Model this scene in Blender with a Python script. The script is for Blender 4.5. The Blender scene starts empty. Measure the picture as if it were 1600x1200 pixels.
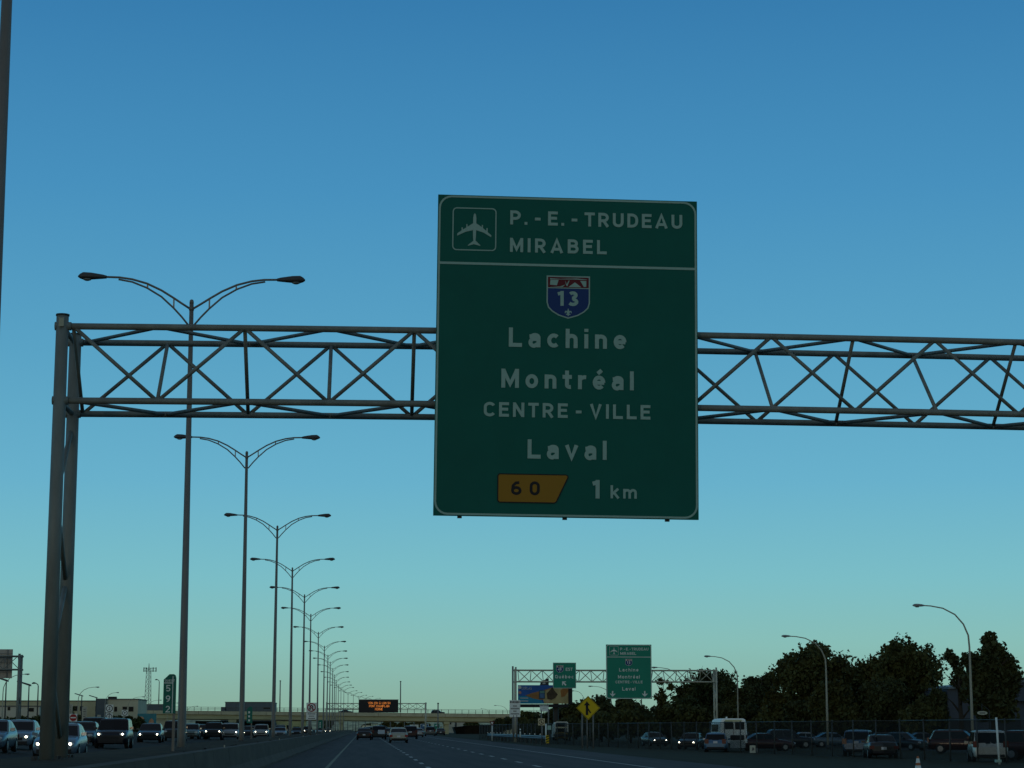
import bpy, math, random
from mathutils import Vector, Matrix
R = math.radians
rnd = random.Random(7)
S = bpy.context.scene
COL = S.collection

# ------------------------------------------------------------------ camera
FPX = 3200.0                       # focal length in photo pixels (1600 wide)
PITCH = math.atan(538 / FPX)
YAW = math.atan(232 * math.cos(PITCH) / FPX)
EYE = Vector((0, 0, 1.4))
cam_d = bpy.data.cameras.new('camera')
cam_d.sensor_width = 36
cam_d.lens = 36 * FPX / 1600
cam_d.clip_start = 0.2
cam_d.clip_end = 9000
cam = bpy.data.objects.new('camera', cam_d)
cam.location = EYE
cam.rotation_euler = (R(90) + PITCH, 0, -YAW)
COL.objects.link(cam)
S.camera = cam
_sp, _cp, _ss, _cs = math.sin(PITCH), math.cos(PITCH), math.sin(YAW), math.cos(YAW)
_F = Vector((_ss * _cp, _cs * _cp, _sp))
_RT = Vector((_cs, -_ss, 0))
_UP = _RT.cross(_F)

def ray(px, py):
    return _F + _RT * ((px - 800) / FPX) + _UP * ((600 - py) / FPX)

def at(px, py, Y):
    """photo pixel -> point on the upright plane at distance Y"""
    d = ray(px, py)
    return EYE + d * (Y / d.y)

def dist(px, py, z):
    d = ray(px, py)
    return (z - EYE.z) * d.y / d.z

# ------------------------------------------------------------------ sky, sun
SUN_EL, SUN_AZ = R(2.0), R(205)            # just above the horizon, behind and to the left of the camera
w = bpy.data.worlds.new('World')
S.world = w
w.use_nodes = True
nt = w.node_tree
nt.nodes.clear()
def srgb(r, g, b):
    f = lambda c: (c / 12.92 if c <= .04045 else ((c + .055) / 1.055) ** 2.4)
    return (f(r / 255), f(g / 255), f(b / 255), 1)
out = nt.nodes.new('ShaderNodeOutputWorld')
bg = nt.nodes.new('ShaderNodeBackground')
bg.inputs['Strength'].default_value = 0.1
sky = nt.nodes.new('ShaderNodeTexSky')
sky.sky_type = 'NISHITA'
sky.sun_disc = False
sky.sun_elevation = SUN_EL
sky.sun_rotation = SUN_AZ
sky.ozone_density = 3.0
tc = nt.nodes.new('ShaderNodeTexCoord')
sx = nt.nodes.new('ShaderNodeSeparateXYZ')
ramp = nt.nodes.new('ShaderNodeValToRGB')
ramp.color_ramp.interpolation = 'LINEAR'
STOPS = [(0.0, (141, 177, 156)), (.0157, (140, 182, 167)), (.0403, (138, 194, 188)), (.0713, (125, 193, 203)), (.118, (106, 180, 208)), (.1765, (91, 166, 201)), (.256, (72, 147, 193)),
         (.344, (55, 126, 177)), (.5, (74, 106, 132)), (1.0, (92, 98, 104))]
els = ramp.color_ramp.elements
for i, (p, c) in enumerate(STOPS):
    e = els[i] if i < 2 else els.new(p)
    e.position = p
    e.color = srgb(*c)
sc10 = nt.nodes.new('ShaderNodeVectorMath')
sc10.operation = 'SCALE'
sc10.inputs['Scale'].default_value = 10.0
mx = nt.nodes.new('ShaderNodeMix')
mx.data_type = 'RGBA'
mx.inputs['Factor'].default_value = 0.94
L = nt.links.new
L(tc.outputs['Generated'], sx.inputs[0])
L(sx.outputs['Z'], ramp.inputs[0])
L(ramp.outputs['Color'], sc10.inputs[0])
L(sky.outputs['Color'], mx.inputs['A'])
L(sc10.outputs['Vector'], mx.inputs['B'])
# the last glow of the sunset, low in the sky behind the camera
def wmath(op, a, b):
    k = nt.nodes.new('ShaderNodeMath')
    k.operation = op
    k.use_clamp = True
    for i, v in enumerate((a, b)):
        if isinstance(v, (int, float)):
            k.inputs[i].default_value = v
        else:
            L(v, k.inputs[i])
    return k.outputs[0]
back = wmath('MULTIPLY', sx.outputs['Y'], -1.25)
low = wmath('SUBTRACT', 1.0, wmath('MULTIPLY', sx.outputs['Z'], 1.9))
glow = nt.nodes.new('ShaderNodeMix')
glow.data_type = 'RGBA'
glow.inputs['B'].default_value = (3.3, 3.35, 2.3, 1)
L(wmath('MULTIPLY', back, low), glow.inputs['Factor'])
L(mx.outputs['Result'], glow.inputs['A'])
L(glow.outputs['Result'], bg.inputs['Color'])
L(bg.outputs['Background'], out.inputs['Surface'])

sd = bpy.data.lights.new('sun', 'SUN')
sd.energy = 0.12
sd.angle = R(6)
sd.color = (1, .82, .55)
so = bpy.data.objects.new('sun', sd)
so.rotation_euler = (R(90) - SUN_EL, 0, R(180) - SUN_AZ)
COL.objects.link(so)

S.view_settings.view_transform = 'Standard'
S.view_settings.look = 'None'
S.view_settings.exposure = 0
S.view_settings.gamma = 1
S.cycles.max_bounces = 6
S.cycles.transparent_max_bounces = 12
S.cycles.use_denoising = True

# ------------------------------------------------------------------ materials
MATS = {}
def mat(name, col, rough=.7, metal=0.0, spec=.3, noise=0, scale=8, emit=0, coat=0, bump=0, stretch=None):
    if name in MATS:
        return MATS[name]
    m = bpy.data.materials.new(name)
    m.use_nodes = True
    n = m.node_tree
    b = n.nodes['Principled BSDF']
    c = tuple(col[:3]) + (1,)
    b.inputs['Base Color'].default_value = c
    b.inputs['Roughness'].default_value = rough
    b.inputs['Metallic'].default_value = metal
    b.inputs['Specular IOR Level'].default_value = spec
    if coat:
        b.inputs['Coat Weight'].default_value = coat
        b.inputs['Coat Roughness'].default_value = .08
    if emit:
        b.inputs['Emission Color'].default_value = c
        b.inputs['Emission Strength'].default_value = emit
    if noise:
        t = n.nodes.new('ShaderNodeTexCoord')
        mp = n.nodes.new('ShaderNodeMapping')
        if stretch:
            mp.inputs['Scale'].default_value = stretch
        nz = n.nodes.new('ShaderNodeTexNoise')
        nz.inputs['Scale'].default_value = scale
        nz.inputs['Detail'].default_value = 6
        nz.inputs['Roughness'].default_value = .65
        mr = n.nodes.new('ShaderNodeMapRange')
        mr.inputs['From Min'].default_value = .3
        mr.inputs['From Max'].default_value = .7
        mr.inputs['To Min'].default_value = 1 - noise
        mr.inputs['To Max'].default_value = 1 + noise
        vm = n.nodes.new('ShaderNodeVectorMath')
        vm.operation = 'SCALE'
        vm.inputs[0].default_value = c[:3]
        n.links.new(t.outputs['Object'], mp.inputs['Vector'])
        n.links.new(mp.outputs['Vector'], nz.inputs['Vector'])
        n.links.new(nz.outputs['Fac'], mr.inputs['Value'])
        n.links.new(mr.outputs['Result'], vm.inputs['Scale'])
        n.links.new(vm.outputs['Vector'], b.inputs['Base Color'])
        if bump:
            bp = n.nodes.new('ShaderNodeBump')
            bp.inputs['Strength'].default_value = bump
            n.links.new(nz.outputs['Fac'], bp.inputs['Height'])
            n.links.new(bp.outputs['Normal'], b.inputs['Normal'])
    MATS[name] = m
    return m

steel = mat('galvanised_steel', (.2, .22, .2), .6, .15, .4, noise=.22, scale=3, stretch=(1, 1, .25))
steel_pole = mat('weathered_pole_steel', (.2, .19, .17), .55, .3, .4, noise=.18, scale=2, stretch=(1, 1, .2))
lit_steel = mat('lit_steel', (.5, .5, .4), .6, .1, noise=.1, scale=2)  # gantry steel lightened, the light on it put into the colour
lit_pole = mat('lit_pole_steel', (.4, .39, .31), .6, .1, noise=.12, scale=2, stretch=(1, 1, .2))  # pole steel lightened in the same way to look lit
dark_steel = mat('dark_steel', (.05, .055, .055), .6, .2)
lum_grey = mat('luminaire_grey', (.07, .075, .08), .5, .2)
lens = mat('luminaire_lens', (.16, .2, .21), .15, 0, .5)
green = mat('sign_green_shaded', (.0015, .12, .09), .55, 0, .2, noise=.06, scale=1.2)
green_far = mat('sign_green_lit', (.003, .25, .165), .5, 0, .35, noise=.05, scale=1.2)  # lit copy of the sign green; the near sign has the shaded one
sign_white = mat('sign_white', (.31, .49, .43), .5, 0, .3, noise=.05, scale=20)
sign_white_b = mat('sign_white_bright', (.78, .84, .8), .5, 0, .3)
sign_red = mat('sign_red', (.12, .004, .012), .5)
sign_blue = mat('sign_blue', (.002, .035, .17), .5)
sign_yellow = mat('sign_yellow', (.62, .45, .004), .5, noise=.05)
tab_yellow = mat('exit_tab_yellow', (.32, .16, .004), .5)
sign_black = mat('sign_black', (.006, .006, .007), .5)
alu = mat('aluminium_back', (.3, .31, .3), .45, .3, noise=.1)
asphalt = mat('asphalt', (.062, .054, .054), .9, 0, .2, noise=.32, scale=1.3, bump=.08, stretch=(1, .03, 1))
asphalt_old = mat('asphalt_far', (.036, .03, .026), .95, 0, .1, noise=.2, scale=.7)
paint = mat('road_paint', (.42, .43, .4), .7, noise=.25, scale=6)
paint_y = mat('road_paint_yellow', (.17, .17, .1), .7, noise=.3, scale=6)
concrete = mat('concrete', (.09, .072, .054), .85, 0, .2, noise=.25, scale=1.5, stretch=(1, .3, 1), bump=.15)
conc_lit = mat('bridge_concrete', (.52, .49, .33), .85, 0, .2, noise=.15, scale=.6)
conc_dark = mat('bridge_girder', (.48, .45, .26), .85, 0, .2, noise=.2, scale=.4, stretch=(.3, 1, 1))
soil = mat('median_soil', (.05, .034, .018), .95, 0, .1, noise=.45, scale=1.6, bump=.4)
grass_m = mat('verge_grass', (.034, .03, .012), .95, 0, .1, noise=.45, scale=1.3, bump=.5)
lot_m = mat('lot_asphalt', (.022, .018, .014), .9, 0, .2, noise=.2, scale=.4)
ground_m = mat('ground_earth', (.05, .055, .04), .95, 0, .1, noise=.4, scale=.05)
rubber = mat('rubber', (.012, .012, .013), .85)
rim_m = mat('wheel_rim', (.3, .31, .32), .35, .7)
glass_m = mat('car_glass', (.006, .009, .012), .1, 0, .22)
trim = mat('car_trim', (.012, .013, .015), .6)
head_on = mat('headlight_on', (1, .9, .66), .3, emit=15)
head_off = mat('headlight_off', (.45, .5, .52), .15, 0, .5)
tail_off = mat('tail_light', (.1, .005, .006), .25, 0, .5)
plate_m = mat('licence_plate', (.62, .64, .66), .5)
amber_on = mat('indicator_on', (1, .25, .02), .4, emit=2)
led = mat('led_amber', (1, .3, .055), .5, emit=.62)
bark = mat('bark', (.04, .032, .024), .95, noise=.3, scale=5)
foliage = [mat('foliage_a', (.07, .076, .026), .75, 0, .12, noise=.45, scale=.5),
           mat('foliage_b', (.055, .063, .025), .75, 0, .12, noise=.45, scale=.5),
           mat('foliage_c', (.075, .072, .02), .75, 0, .12, noise=.45, scale=.5)]
win_dark = mat('window_glass', (.008, .011, .013), .15, 0, .18)

# ------------------------------------------------------------------ mesh builder
class MB:
    def __init__(s):
        s.v, s.f, s.sm = [], [], []
    def add(s, verts, faces, smooth=False):
        o = len(s.v)
        s.v += [tuple(p) for p in verts]
        s.f += [tuple(i + o for i in f) for f in faces]
        s.sm += [smooth] * len(faces)
        return s
    def box(s, c, d, rz=0):
        x, y, z = d[0] / 2, d[1] / 2, d[2] / 2
        cr, sr = math.cos(rz), math.sin(rz)
        vs = []
        for k in (-z, z):
            for a, b in ((-x, -y), (x, -y), (x, y), (-x, y)):
                vs.append((c[0] + a * cr - b * sr, c[1] + a * sr + b * cr, c[2] + k))
        return s.add(vs, [(3, 2, 1, 0), (4, 5, 6, 7), (0, 1, 5, 4), (1, 2, 6, 5), (2, 3, 7, 6), (3, 0, 4, 7)])
    def tube(s, pts, rad, n=12, cap=True):
        pts = [Vector(p) for p in pts]
        if not isinstance(rad, (list, tuple)):
            rad = [rad] * len(pts)
        rings = []
        up0 = None
        for i, p in enumerate(pts):
            t = (pts[min(i + 1, len(pts) - 1)] - pts[max(i - 1, 0)]).normalized()
            if up0 is None:
                up0 = Vector((0, 0, 1)) if abs(t.z) < .9 else Vector((0, 1, 0))
            a = t.cross(up0).normalized()
            b = a.cross(t)
            up0 = b
            rings.append([p + (a * math.cos(2 * math.pi * k / n) + b * math.sin(2 * math.pi * k / n)) * rad[i] for k in range(n)])
        vs = [q for r_ in rings for q in r_]
        fs = []
        for i in range(len(pts) - 1):
            for k in range(n):
                fs.append((i * n + k, i * n + (k + 1) % n, (i + 1) * n + (k + 1) % n, (i + 1) * n + k))
        s.add(vs, fs, True)
        if cap:
            o = len(s.v) - len(vs)
            s.f += [tuple(o + k for k in range(n))[::-1], tuple(o + (len(pts) - 1) * n + k for k in range(n))]
            s.sm += [False, False]
        return s
    def prism(s, poly, y0, y1):
        """polygon in XZ pushed from y0 to y1"""
        n = len(poly)
        vs = [(p[0], y0, p[1]) for p in poly] + [(p[0], y1, p[1]) for p in poly]
        fs = [tuple(range(n)), tuple(range(2 * n - 1, n - 1, -1))]
        fs += [(i, i + n, (i + 1) % n + n, (i + 1) % n) for i in range(n)]
        return s.add(vs, fs)
    def loft(s, rings, smooth=True, cap=True):
        n = len(rings[0])
        vs = [p for r_ in rings for p in r_]
        fs = []
        for i in range(len(rings) - 1):
            for k in range(n):
                fs.append((i * n + k, i * n + (k + 1) % n, (i + 1) * n + (k + 1) % n, (i + 1) * n + k))
        s.add(vs, fs, smooth)
        if cap:
            o = len(s.v) - len(vs)
            s.f += [tuple(o + k for k in range(n))[::-1], tuple(o + (len(rings) - 1) * n + k for k in range(n))]
            s.sm += [False, False]
        return s
    def wheel(s, c, r, wd, n=20):
        return s.tube([(c[0] - wd / 2, c[1], c[2]), (c[0] - wd / 2 + .02, c[1], c[2]), (c[0] + wd / 2 - .02, c[1], c[2]), (c[0] + wd / 2, c[1], c[2])], [r - .03, r, r, r - .03], n)
    def mesh(s, name):
        me = bpy.data.meshes.new(name)
        me.from_pydata(s.v, [], s.f)
        me.polygons.foreach_set('use_smooth', s.sm)
        me.update()
        return me
    def build(s, name, m, parent=None, label=None):
        me = s.mesh(name)
        for k in (m if isinstance(m, (list, tuple)) else [m]):
            me.materials.append(k)
        o = bpy.data.objects.new(name, me)
        COL.objects.link(o)
        if parent:
            o.parent = parent
        if label:
            o['label'] = label
        return o

def tag(o, label, cat, group=None, kind=None):
    o['label'] = label
    o['category'] = cat
    if group:
        o['group'] = group
    if kind:
        o['kind'] = kind
    return o

def thing(name, label, cat, loc=(0, 0, 0), rz=0, group=None):
    o = bpy.data.objects.new(name, None)
    o.empty_display_size = .3
    o.location = loc
    o.rotation_euler = (0, 0, rz)
    COL.objects.link(o)
    return tag(o, label, cat, group)

def struct(name, mb, m):
    o = mb.build(name, m)
    o['kind'] = 'structure'
    return o

def copy_tree(o, parent=None):
    c = o.copy()
    COL.objects.link(c)
    if parent:
        c.parent = parent
    for ch in [k for k in COL.objects if k.parent == o]:
        copy_tree(ch, c)
    return c

# ------------------------------------------------------------------ stroke lettering (highway gothic proportions)
def arc(cx, cy, rx, ry, a0, a1, n=9):
    return [(cx + rx * math.cos(R(a0 + (a1 - a0) * i / n)), cy + ry * math.sin(R(a0 + (a1 - a0) * i / n))) for i in range(n + 1)]

def glyphs(wt):
    h = wt / 2
    T, B = 1 - h, h
    X = .74                                   # lowercase height
    XT = X - h
    G = {}
    def cap_bowl(x1, yt, yb, xl):
        ry = (yt - yb) / 2
        rx = min(ry, .3)
        return [(xl, yt)] + arc(x1 - h - rx, yb + ry, rx, ry, 90, -90) + [(xl, yb)]
    G[' '] = (.04, [])
    G['_'] = (.42, [])
    G['.'] = (wt, [[(h, 0), (h, wt)]])
    G['-'] = (.34, [[(0, .43), (.34, .43)]])
    G['P'] = (.66, [[(h, 0), (h, 1)], cap_bowl(.66, T, .43, h)])
    G['R'] = (.68, [[(h, 0), (h, 1)], cap_bowl(.66, T, .43, h), [(.33, .43), (.59, 0)]])
    G['B'] = (.68, [[(h, 0), (h, 1)], cap_bowl(.64, T, .52, h), cap_bowl(.68, .52, B, h)])
    G['D'] = (.68, [[(h, 0), (h, 1)], [(h, T), (.3, T)] + arc(.68 - h - .3, T - .33, .3, .33, 90, 0)[1:] + arc(.68 - h - .3, B + .33, .3, .33, 0, -90) + [(h, B)]])
    G['E'] = (.6, [[(h, 0), (h, 1)], [(h, T), (.6, T)], [(h, .52), (.55, .52)], [(h, B), (.6, B)]])
    G['É'] = (.6, G['E'][1] + [[(.25, 1.07), (.42, 1.27)]])
    G['F'] = (.58, [[(h, 0), (h, 1)], [(h, T), (.58, T)], [(h, .5), (.52, .5)]])
    G['L'] = (.6, [[(h, 0), (h, 1)], [(h, B), (.6, B)]])
    G['T'] = (.62, [[(0, T), (.62, T)], [(.31, T), (.31, 0)]])
    G['H'] = (.68, [[(h, 0), (h, 1)], [(.68 - h, 0), (.68 - h, 1)], [(h, .52), (.68 - h, .52)]])
    G['I'] = (wt, [[(h, 0), (h, 1)]])
    G['U'] = (.68, [[(h, 1), (h, .34)] + arc(.34, .34, .34 - h, .34 - h, 180, 360)[1:] + [(.68 - h, 1)]])
    G['V'] = (.74, [[(h, 1), (.37, h * .7), (.74 - h, 1)]])
    G['A'] = (.8, [[(h, 0), (.4, 1 - h * .7), (.8 - h, 0)], [(.2, .27), (.6, .27)]])
    G['À'] = (.8, G['A'][1] + [[(.3, 1.27), (.46, 1.07)]])
    G['M'] = (.82, [[(h, 0), (h, 1)], [(.82 - h, 0), (.82 - h, 1)], [(h, .95), (.41, .2), (.82 - h, .95)]])
    G['N'] = (.7, [[(h, 0), (h, 1)], [(.7 - h, 0), (.7 - h, 1)], [(h, .95), (.7 - h, .05)]])
    G['C'] = (.68, [arc(.36, .66, .36 - h, .34 - h, 25, 90) + arc(.36, .66, .36 - h, .34 - h, 90, 180)[1:] + arc(.36, .34, .36 - h, .34 - h, 180, 335)])
    G['O'] = (.7, [arc(.35, .65, .35 - h, .35 - h, 0, 180) + arc(.35, .35, .35 - h, .35 - h, 180, 360) + [(.7 - h, .65)]])
    G['Q'] = (.74, [G['O'][1][0], [(.42, .28), (.7, .0)]])
    G['S'] = (.64, [arc(.32, .74, .32 - h, .26 - h, 20, 90)[:-1] + arc(.32, .74, .32 - h, .26 - h, 90, 200)[:-1] + [(.16, .6), (.46, .45)] + arc(.32, .27, .32 - h, .27 - h, 30, -90)[1:-1] + arc(.32, .27, .32 - h, .27 - h, -90, -165)])
    G['0'] = (.6, [arc(.3, .65, .3 - h, .35 - h, 0, 180) + arc(.3, .35, .3 - h, .35 - h, 180, 360) + [(.6 - h, .65)]])
    G['1'] = (.34, [[(.34 - h, 0), (.34 - h, 1)], [(.34 - h, T - .02), (.0, .8)]])
    G['2'] = (.6, [arc(.3, .7, .3 - h, .3 - h, 165, -20) + [(h, B), (.6, B)]])
    G['3'] = (.62, [arc(.3, .74, .28 - h, .26 - h, 150, -80), arc(.3, .28, .32 - h, .28 - h, 90, -150), [(.25, .53), (.36, .53)]])
    G['4'] = (.66, [[(.46, 0), (.46, .96), (.05, .28), (.66, .28)]])
    G['5'] = (.6, [[(.55, T), (.12, T), (.1, .5)] + arc(.28, .32, .32 - h, .32 - h, 120, -150)])
    G['6'] = (.62, [arc(.31, .32, .31 - h, .32 - h, 0, 360, 16), [(h + .005, .36), (.14, .68), (.28, .86), (.47, T)]])
    G['9'] = (.62, [arc(.31, .68, .31 - h, .32 - h, 0, 360, 16), [(.62 - h - .005, .64), (.48, .32), (.34, .14), (.15, B)]])
    def xb(wd):                               # round lowercase bowl
        return arc(wd / 2, X / 2, wd / 2 - h, X / 2 - h, 0, 360, 18)
    G['a'] = (.56, [[(.06, .56)] + arc(.30, .5, .26 - h, X - .5 - h, 150, 0) + [(.56 - h, 0)], [(.56 - h, .43), (.28, .43)] + arc(.26, .25, .26 - h, .18, 90, 270) + [(.3, h * .85), (.56 - h, .2)]])
    G['c'] = (.55, [arc(.31, X / 2, .31 - h, X / 2 - h, 45, 315, 14)])
    G['e'] = (.6, [arc(.3, X / 2, .3 - h, X / 2 - h, -3, 318, 16), [(h * 1.4, .36), (.6 - h * .6, .36)]])
    G['é'] = (.6, G['e'][1] + [[(.24, .84), (.42, 1.02)]])
    G['o'] = (.6, [xb(.6)])
    G['h'] = (.56, [[(h, 0), (h, 1)], [(h, .48)] + arc(.28, .46, .28 - h, XT - .46, 165, 0) + [(.56 - h, 0)]])
    G['n'] = (.56, [[(h, 0), (h, X)], [(h, .48)] + arc(.28, .46, .28 - h, XT - .46, 165, 0) + [(.56 - h, 0)]])
    G['m'] = (.9, [[(h, 0), (h, X)], [(h, .48)] + arc(.28, .48, .26 - h, XT - .48, 165, 0) + [(.54 - h, 0)], [(.54 - h, .48)] + arc(.67, .48, .26 - h, XT - .48, 165, 0) + [(.93 - h, 0)]])
    G['u'] = (.56, [[(.56 - h, 0), (.56 - h, X)], [(h, X), (h, .28)] + arc(.28, .28, .28 - h, .28 - h, 180, 345)])
    G['i'] = (wt, [[(h, 0), (h, X)], [(h, .86), (h, 1.02)]])
    G['l'] = (wt, [[(h, 0), (h, 1)]])
    G['r'] = (.4, [[(h, 0), (h, X)], [(h, .42)] + arc(.34, .44, .34 - h, XT - .44, 170, 80)])
    G['t'] = (.42, [[(.2, .97), (.2, .22)] + arc(.34, .2, .14, .2 - h, 180, 285)[1:], [(0, XT), (.42, XT)]])
    G['v'] = (.6, [[(h * .8, X), (.3, h * .7), (.6 - h * .8, X)]])
    G['k'] = (.56, [[(h, 0), (h, 1)], [(h, .3), (.52, X)], [(.24, .44), (.54, 0)]])
    G['b'] = (.6, [[(h, 0), (h, 1)], xb(.6)])
    return G

def ribbon(mb, pts, wt, y, th=.003):
    """flat stroke of width wt along pts (XZ plane), front face at y"""
    P = [Vector((p[0], p[1])) for p in pts]
    Q = [P[0]]
    for p in P[1:]:
        if (p - Q[-1]).length > 1e-4:
            Q.append(p)
    P = Q
    closed = len(P) > 3 and (P[0] - P[-1]).length < 1e-3
    n = len(P)
    Lf, Rt = [], []
    for i, p in enumerate(P):
        a = P[i] - P[i - 1] if i else (P[0] - P[-2] if closed else P[1] - P[0])
        b = P[i + 1] - P[i] if i < n - 1 else (P[1] - P[0] if closed else P[i] - P[i - 1])
        a, b = a.normalized(), b.normalized()
        na = Vector((-a.y, a.x))
        nb = Vector((-b.y, b.x))
        m = (na + nb)
        if m.length < .2:
            m = na
        m.normalize()
        k = min(1 / max(m.dot(na), .3), 1.9)
        Lf.append(p + m * (wt / 2 * k))
        Rt.append(p - m * (wt / 2 * k))
    vs, fs = [], []
    for a, b in zip(Lf, Rt):
        vs += [(a.x, y, a.y), (b.x, y, b.y)]
    for i in range(n - 1):
        fs.append((2 * i, 2 * i + 1, 2 * i + 3, 2 * i + 2))
    mb.add(vs, fs)

def text(mb, s, cx, cz, wd, ht, y, wt=.2, kx=1.16):
    """write s centred on (cx, cz), cap height ht, fitted to width wd by opening the letter spacing"""
    G = glyphs(wt)
    n = len(s)
    adv = sum(G[c][0] for c in s) * ht * kx
    gap = (wd - adv) / max(n - 1, 1)
    if n > 1 and gap < .1 * ht:
        gap = .1 * ht
        kx *= (wd - gap * (n - 1)) / adv
        adv = wd - gap * (n - 1)
    x = cx - wd / 2 if n > 1 else cx - adv / 2
    k = 0
    for c in s:
        a, st = G[c]
        for t in st:
            pts = [(x + p[0] * ht * kx, cz - ht / 2 + p[1] * ht) for p in t]
            ribbon(mb, pts, wt * ht * min(kx, 1.0), y - .00025 * ht * (k % 6))
            k += 1
        x += a * ht * kx + gap

def rrect(x0, x1, z0, z1, r, n=6):
    p = []
    for cx, cz, a in ((x1 - r, z1 - r, 0), (x0 + r, z1 - r, 90), (x0 + r, z0 + r, 180), (x1 - r, z0 + r, 270)):
        p += arc(cx, cz, r, r, a, a + 90, n)
    return p

def frame(mb, x0, x1, z0, z1, r, wt, y):
    p = rrect(x0, x1, z0, z1, r)
    ribbon(mb, p + [p[0]], wt, y)

def flat(mb, poly, y):
    mb.add([(p[0], y, p[1]) for p in poly], [tuple(range(len(poly)))])

AIRPLANE = [(625, 185), (600, 220), (588, 300), (586, 432), (455, 520), (452, 458), (425, 458), (425, 540), (345, 592), (340, 540), (315, 540), (315, 612), (215, 688), (212, 745),
            (400, 650), (585, 600), (588, 770), (598, 858), (468, 968), (470, 985), (610, 942), (760, 980), (768, 966), (648, 852), (655, 770), (662, 600), (840, 655), (1018, 762), (1024, 715),
            (935, 640), (935, 542), (905, 542), (905, 610), (822, 545), (822, 470), (795, 470), (795, 520), (662, 432), (662, 300), (650, 220)]
# ------------------------------------------------------------------ shield (autoroute marker)
def shield(parent, cx, cz, wd, y, num, white, nm='route_shield'):
    s = wd / 2
    def out(k):
        a = s * k
        p = [(cx - a, cz + s * k)]
        p += [(cx - a, cz - .25 * s)]
        p += [(cx - a * .93, cz - .5 * s * k), (cx - a * .75, cz - .68 * s * k), (cx - a * .45, cz - .86 * s * k), (cx, cz - 1.0 * s * k)]
        p += [(cx + a * .45, cz - .86 * s * k), (cx + a * .75, cz - .68 * s * k), (cx + a * .93, cz - .5 * s * k), (cx + a, cz - .25 * s), (cx + a, cz + s * k)]
        return p[::-1]
    m = MB()
    m.prism(out(1), y, y + .003)
    o = m.build(nm, white, parent)
    ib = out(.94)
    zt = cz + s * .45
    m = MB()
    flat(m, [(p[0], min(p[1], zt - .04 * s)) for p in ib], y - .0008 * wd - .002)
    m.build('blue_field', sign_blue, o)
    m = MB()
    flat(m, [(cx - s * .94, zt + .0), (cx + s * .94, zt), (cx + s * .94, cz + s * .94), (cx - s * .94, cz + s * .94)], y - .0008 * wd - .002)
    m.build('red_band', sign_red, o)
    m = MB()
    yy = y - .0016 * wd - .004
    def q(x, z):            # x 0..1 over band, z 0..1 up
        return (cx - s * .94 + x * s * 1.88, zt + z * s * .49)
    for pl in ([(.05, .25), (.06, .72), (.26, .72), (.22, .2)], [(.05, .04), (.3, .1), (.42, .28), (.36, .05)], [(.42, .7), (.46, .3), (.5, .66), (.53, .7), (.47, .1), (.44, .3)],
               [(.5, .06), (.66, .52), (.82, .06)], [(.79, .68), (.94, .68), (.94, .12), (.88, .1)], [(.05, .86), (.3, .82), (.7, .9), (.95, .82), (.95, .78), (.6, .8), (.05, .76)]):
        flat(m, [q(*p) for p in pl], yy)
    text(m, num, cx, cz - .06 * s, wd * .48, wd * .345, yy, .22, 1.22)
    # fleur-de-lis
    fz, k = cz - .72 * s, .1 * wd
    flat(m, [(cx, fz + k * 1.05), (cx - k * .22, fz + k * .4), (cx - k * .12, fz - k * .8), (cx + k * .12, fz - k * .8), (cx + k * .22, fz + k * .4)], yy)
    for sg in (-1, 1):
        ribbon(m, [(cx + sg * k * .1, fz - k * .35), (cx + sg * k * .35, fz + k * .3), (cx + sg * k * .62, fz + k * .3), (cx + sg * k * .72, fz - k * .1)], k * .22, yy - .0004)
    ribbon(m, [(cx - k * .5, fz - k * .42), (cx + k * .5, fz - k * .42)], k * .2, yy - .0008)
    m.build('emblem', white, o)
    return o

def arrow(mb, cx, cz, size, ang, y, kind='long'):
    if kind == 'long':
        P = [(-.13, .55), (-.13, -.05), (-.5, .12), (-.5, -.02), (0, -.5), (.5, -.02), (.5, .12), (.13, -.05), (.13, .55)]
    else:
        P = [(-.14, .5), (-.14, 0), (-.5, .1), (0, -.42), (.5, .1), (.14, 0), (.14, .5)]
    ca, sa = math.cos(ang), math.sin(ang)
    flat(mb, [(cx + (p[0] * ca - p[1] * sa) * size, cz + (p[0] * sa + p[1] * ca) * size) for p in P], y)

# ------------------------------------------------------------------ ground, roads, median
g = MB()
g.add([(-3000, -300, -.5), (3000, -300, -.5), (3000, 6000, -.5), (-3000, 6000, -.5)], [(0, 1, 2, 3)])
struct('ground', g, ground_m)

YN, YF = -25, 690
def strip(profile, y0, y1, mb=None, n=1):
    """profile: list of (x, z) from left to right, swept along the road"""
    mb = mb or MB()
    for i in range(n):
        a, b = y0 + (y1 - y0) * i / n, y0 + (y1 - y0) * (i + 1) / n
        k = len(profile)
        vs = [(p[0], a, p[1]) for p in profile] + [(p[0], b, p[1]) for p in profile]
        mb.add(vs, [(j, j + 1, j + 1 + k, j + k) for j in range(k - 1)])
    return mb
def leftz(x):
    return .17 + .043 * (abs(x) - 12.4)
struct('road', strip([(-3.62, -.45), (-3.62, 0), (13.7, 0), (13.7, -.45)], YN, YF + 300), asphalt)
struct('oncoming_road', strip([(-30, -.45), (-30, leftz(30)), (-12.0, leftz(12.0)), (-11.9, -.4)], YN, YF + 300), asphalt_old)
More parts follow.
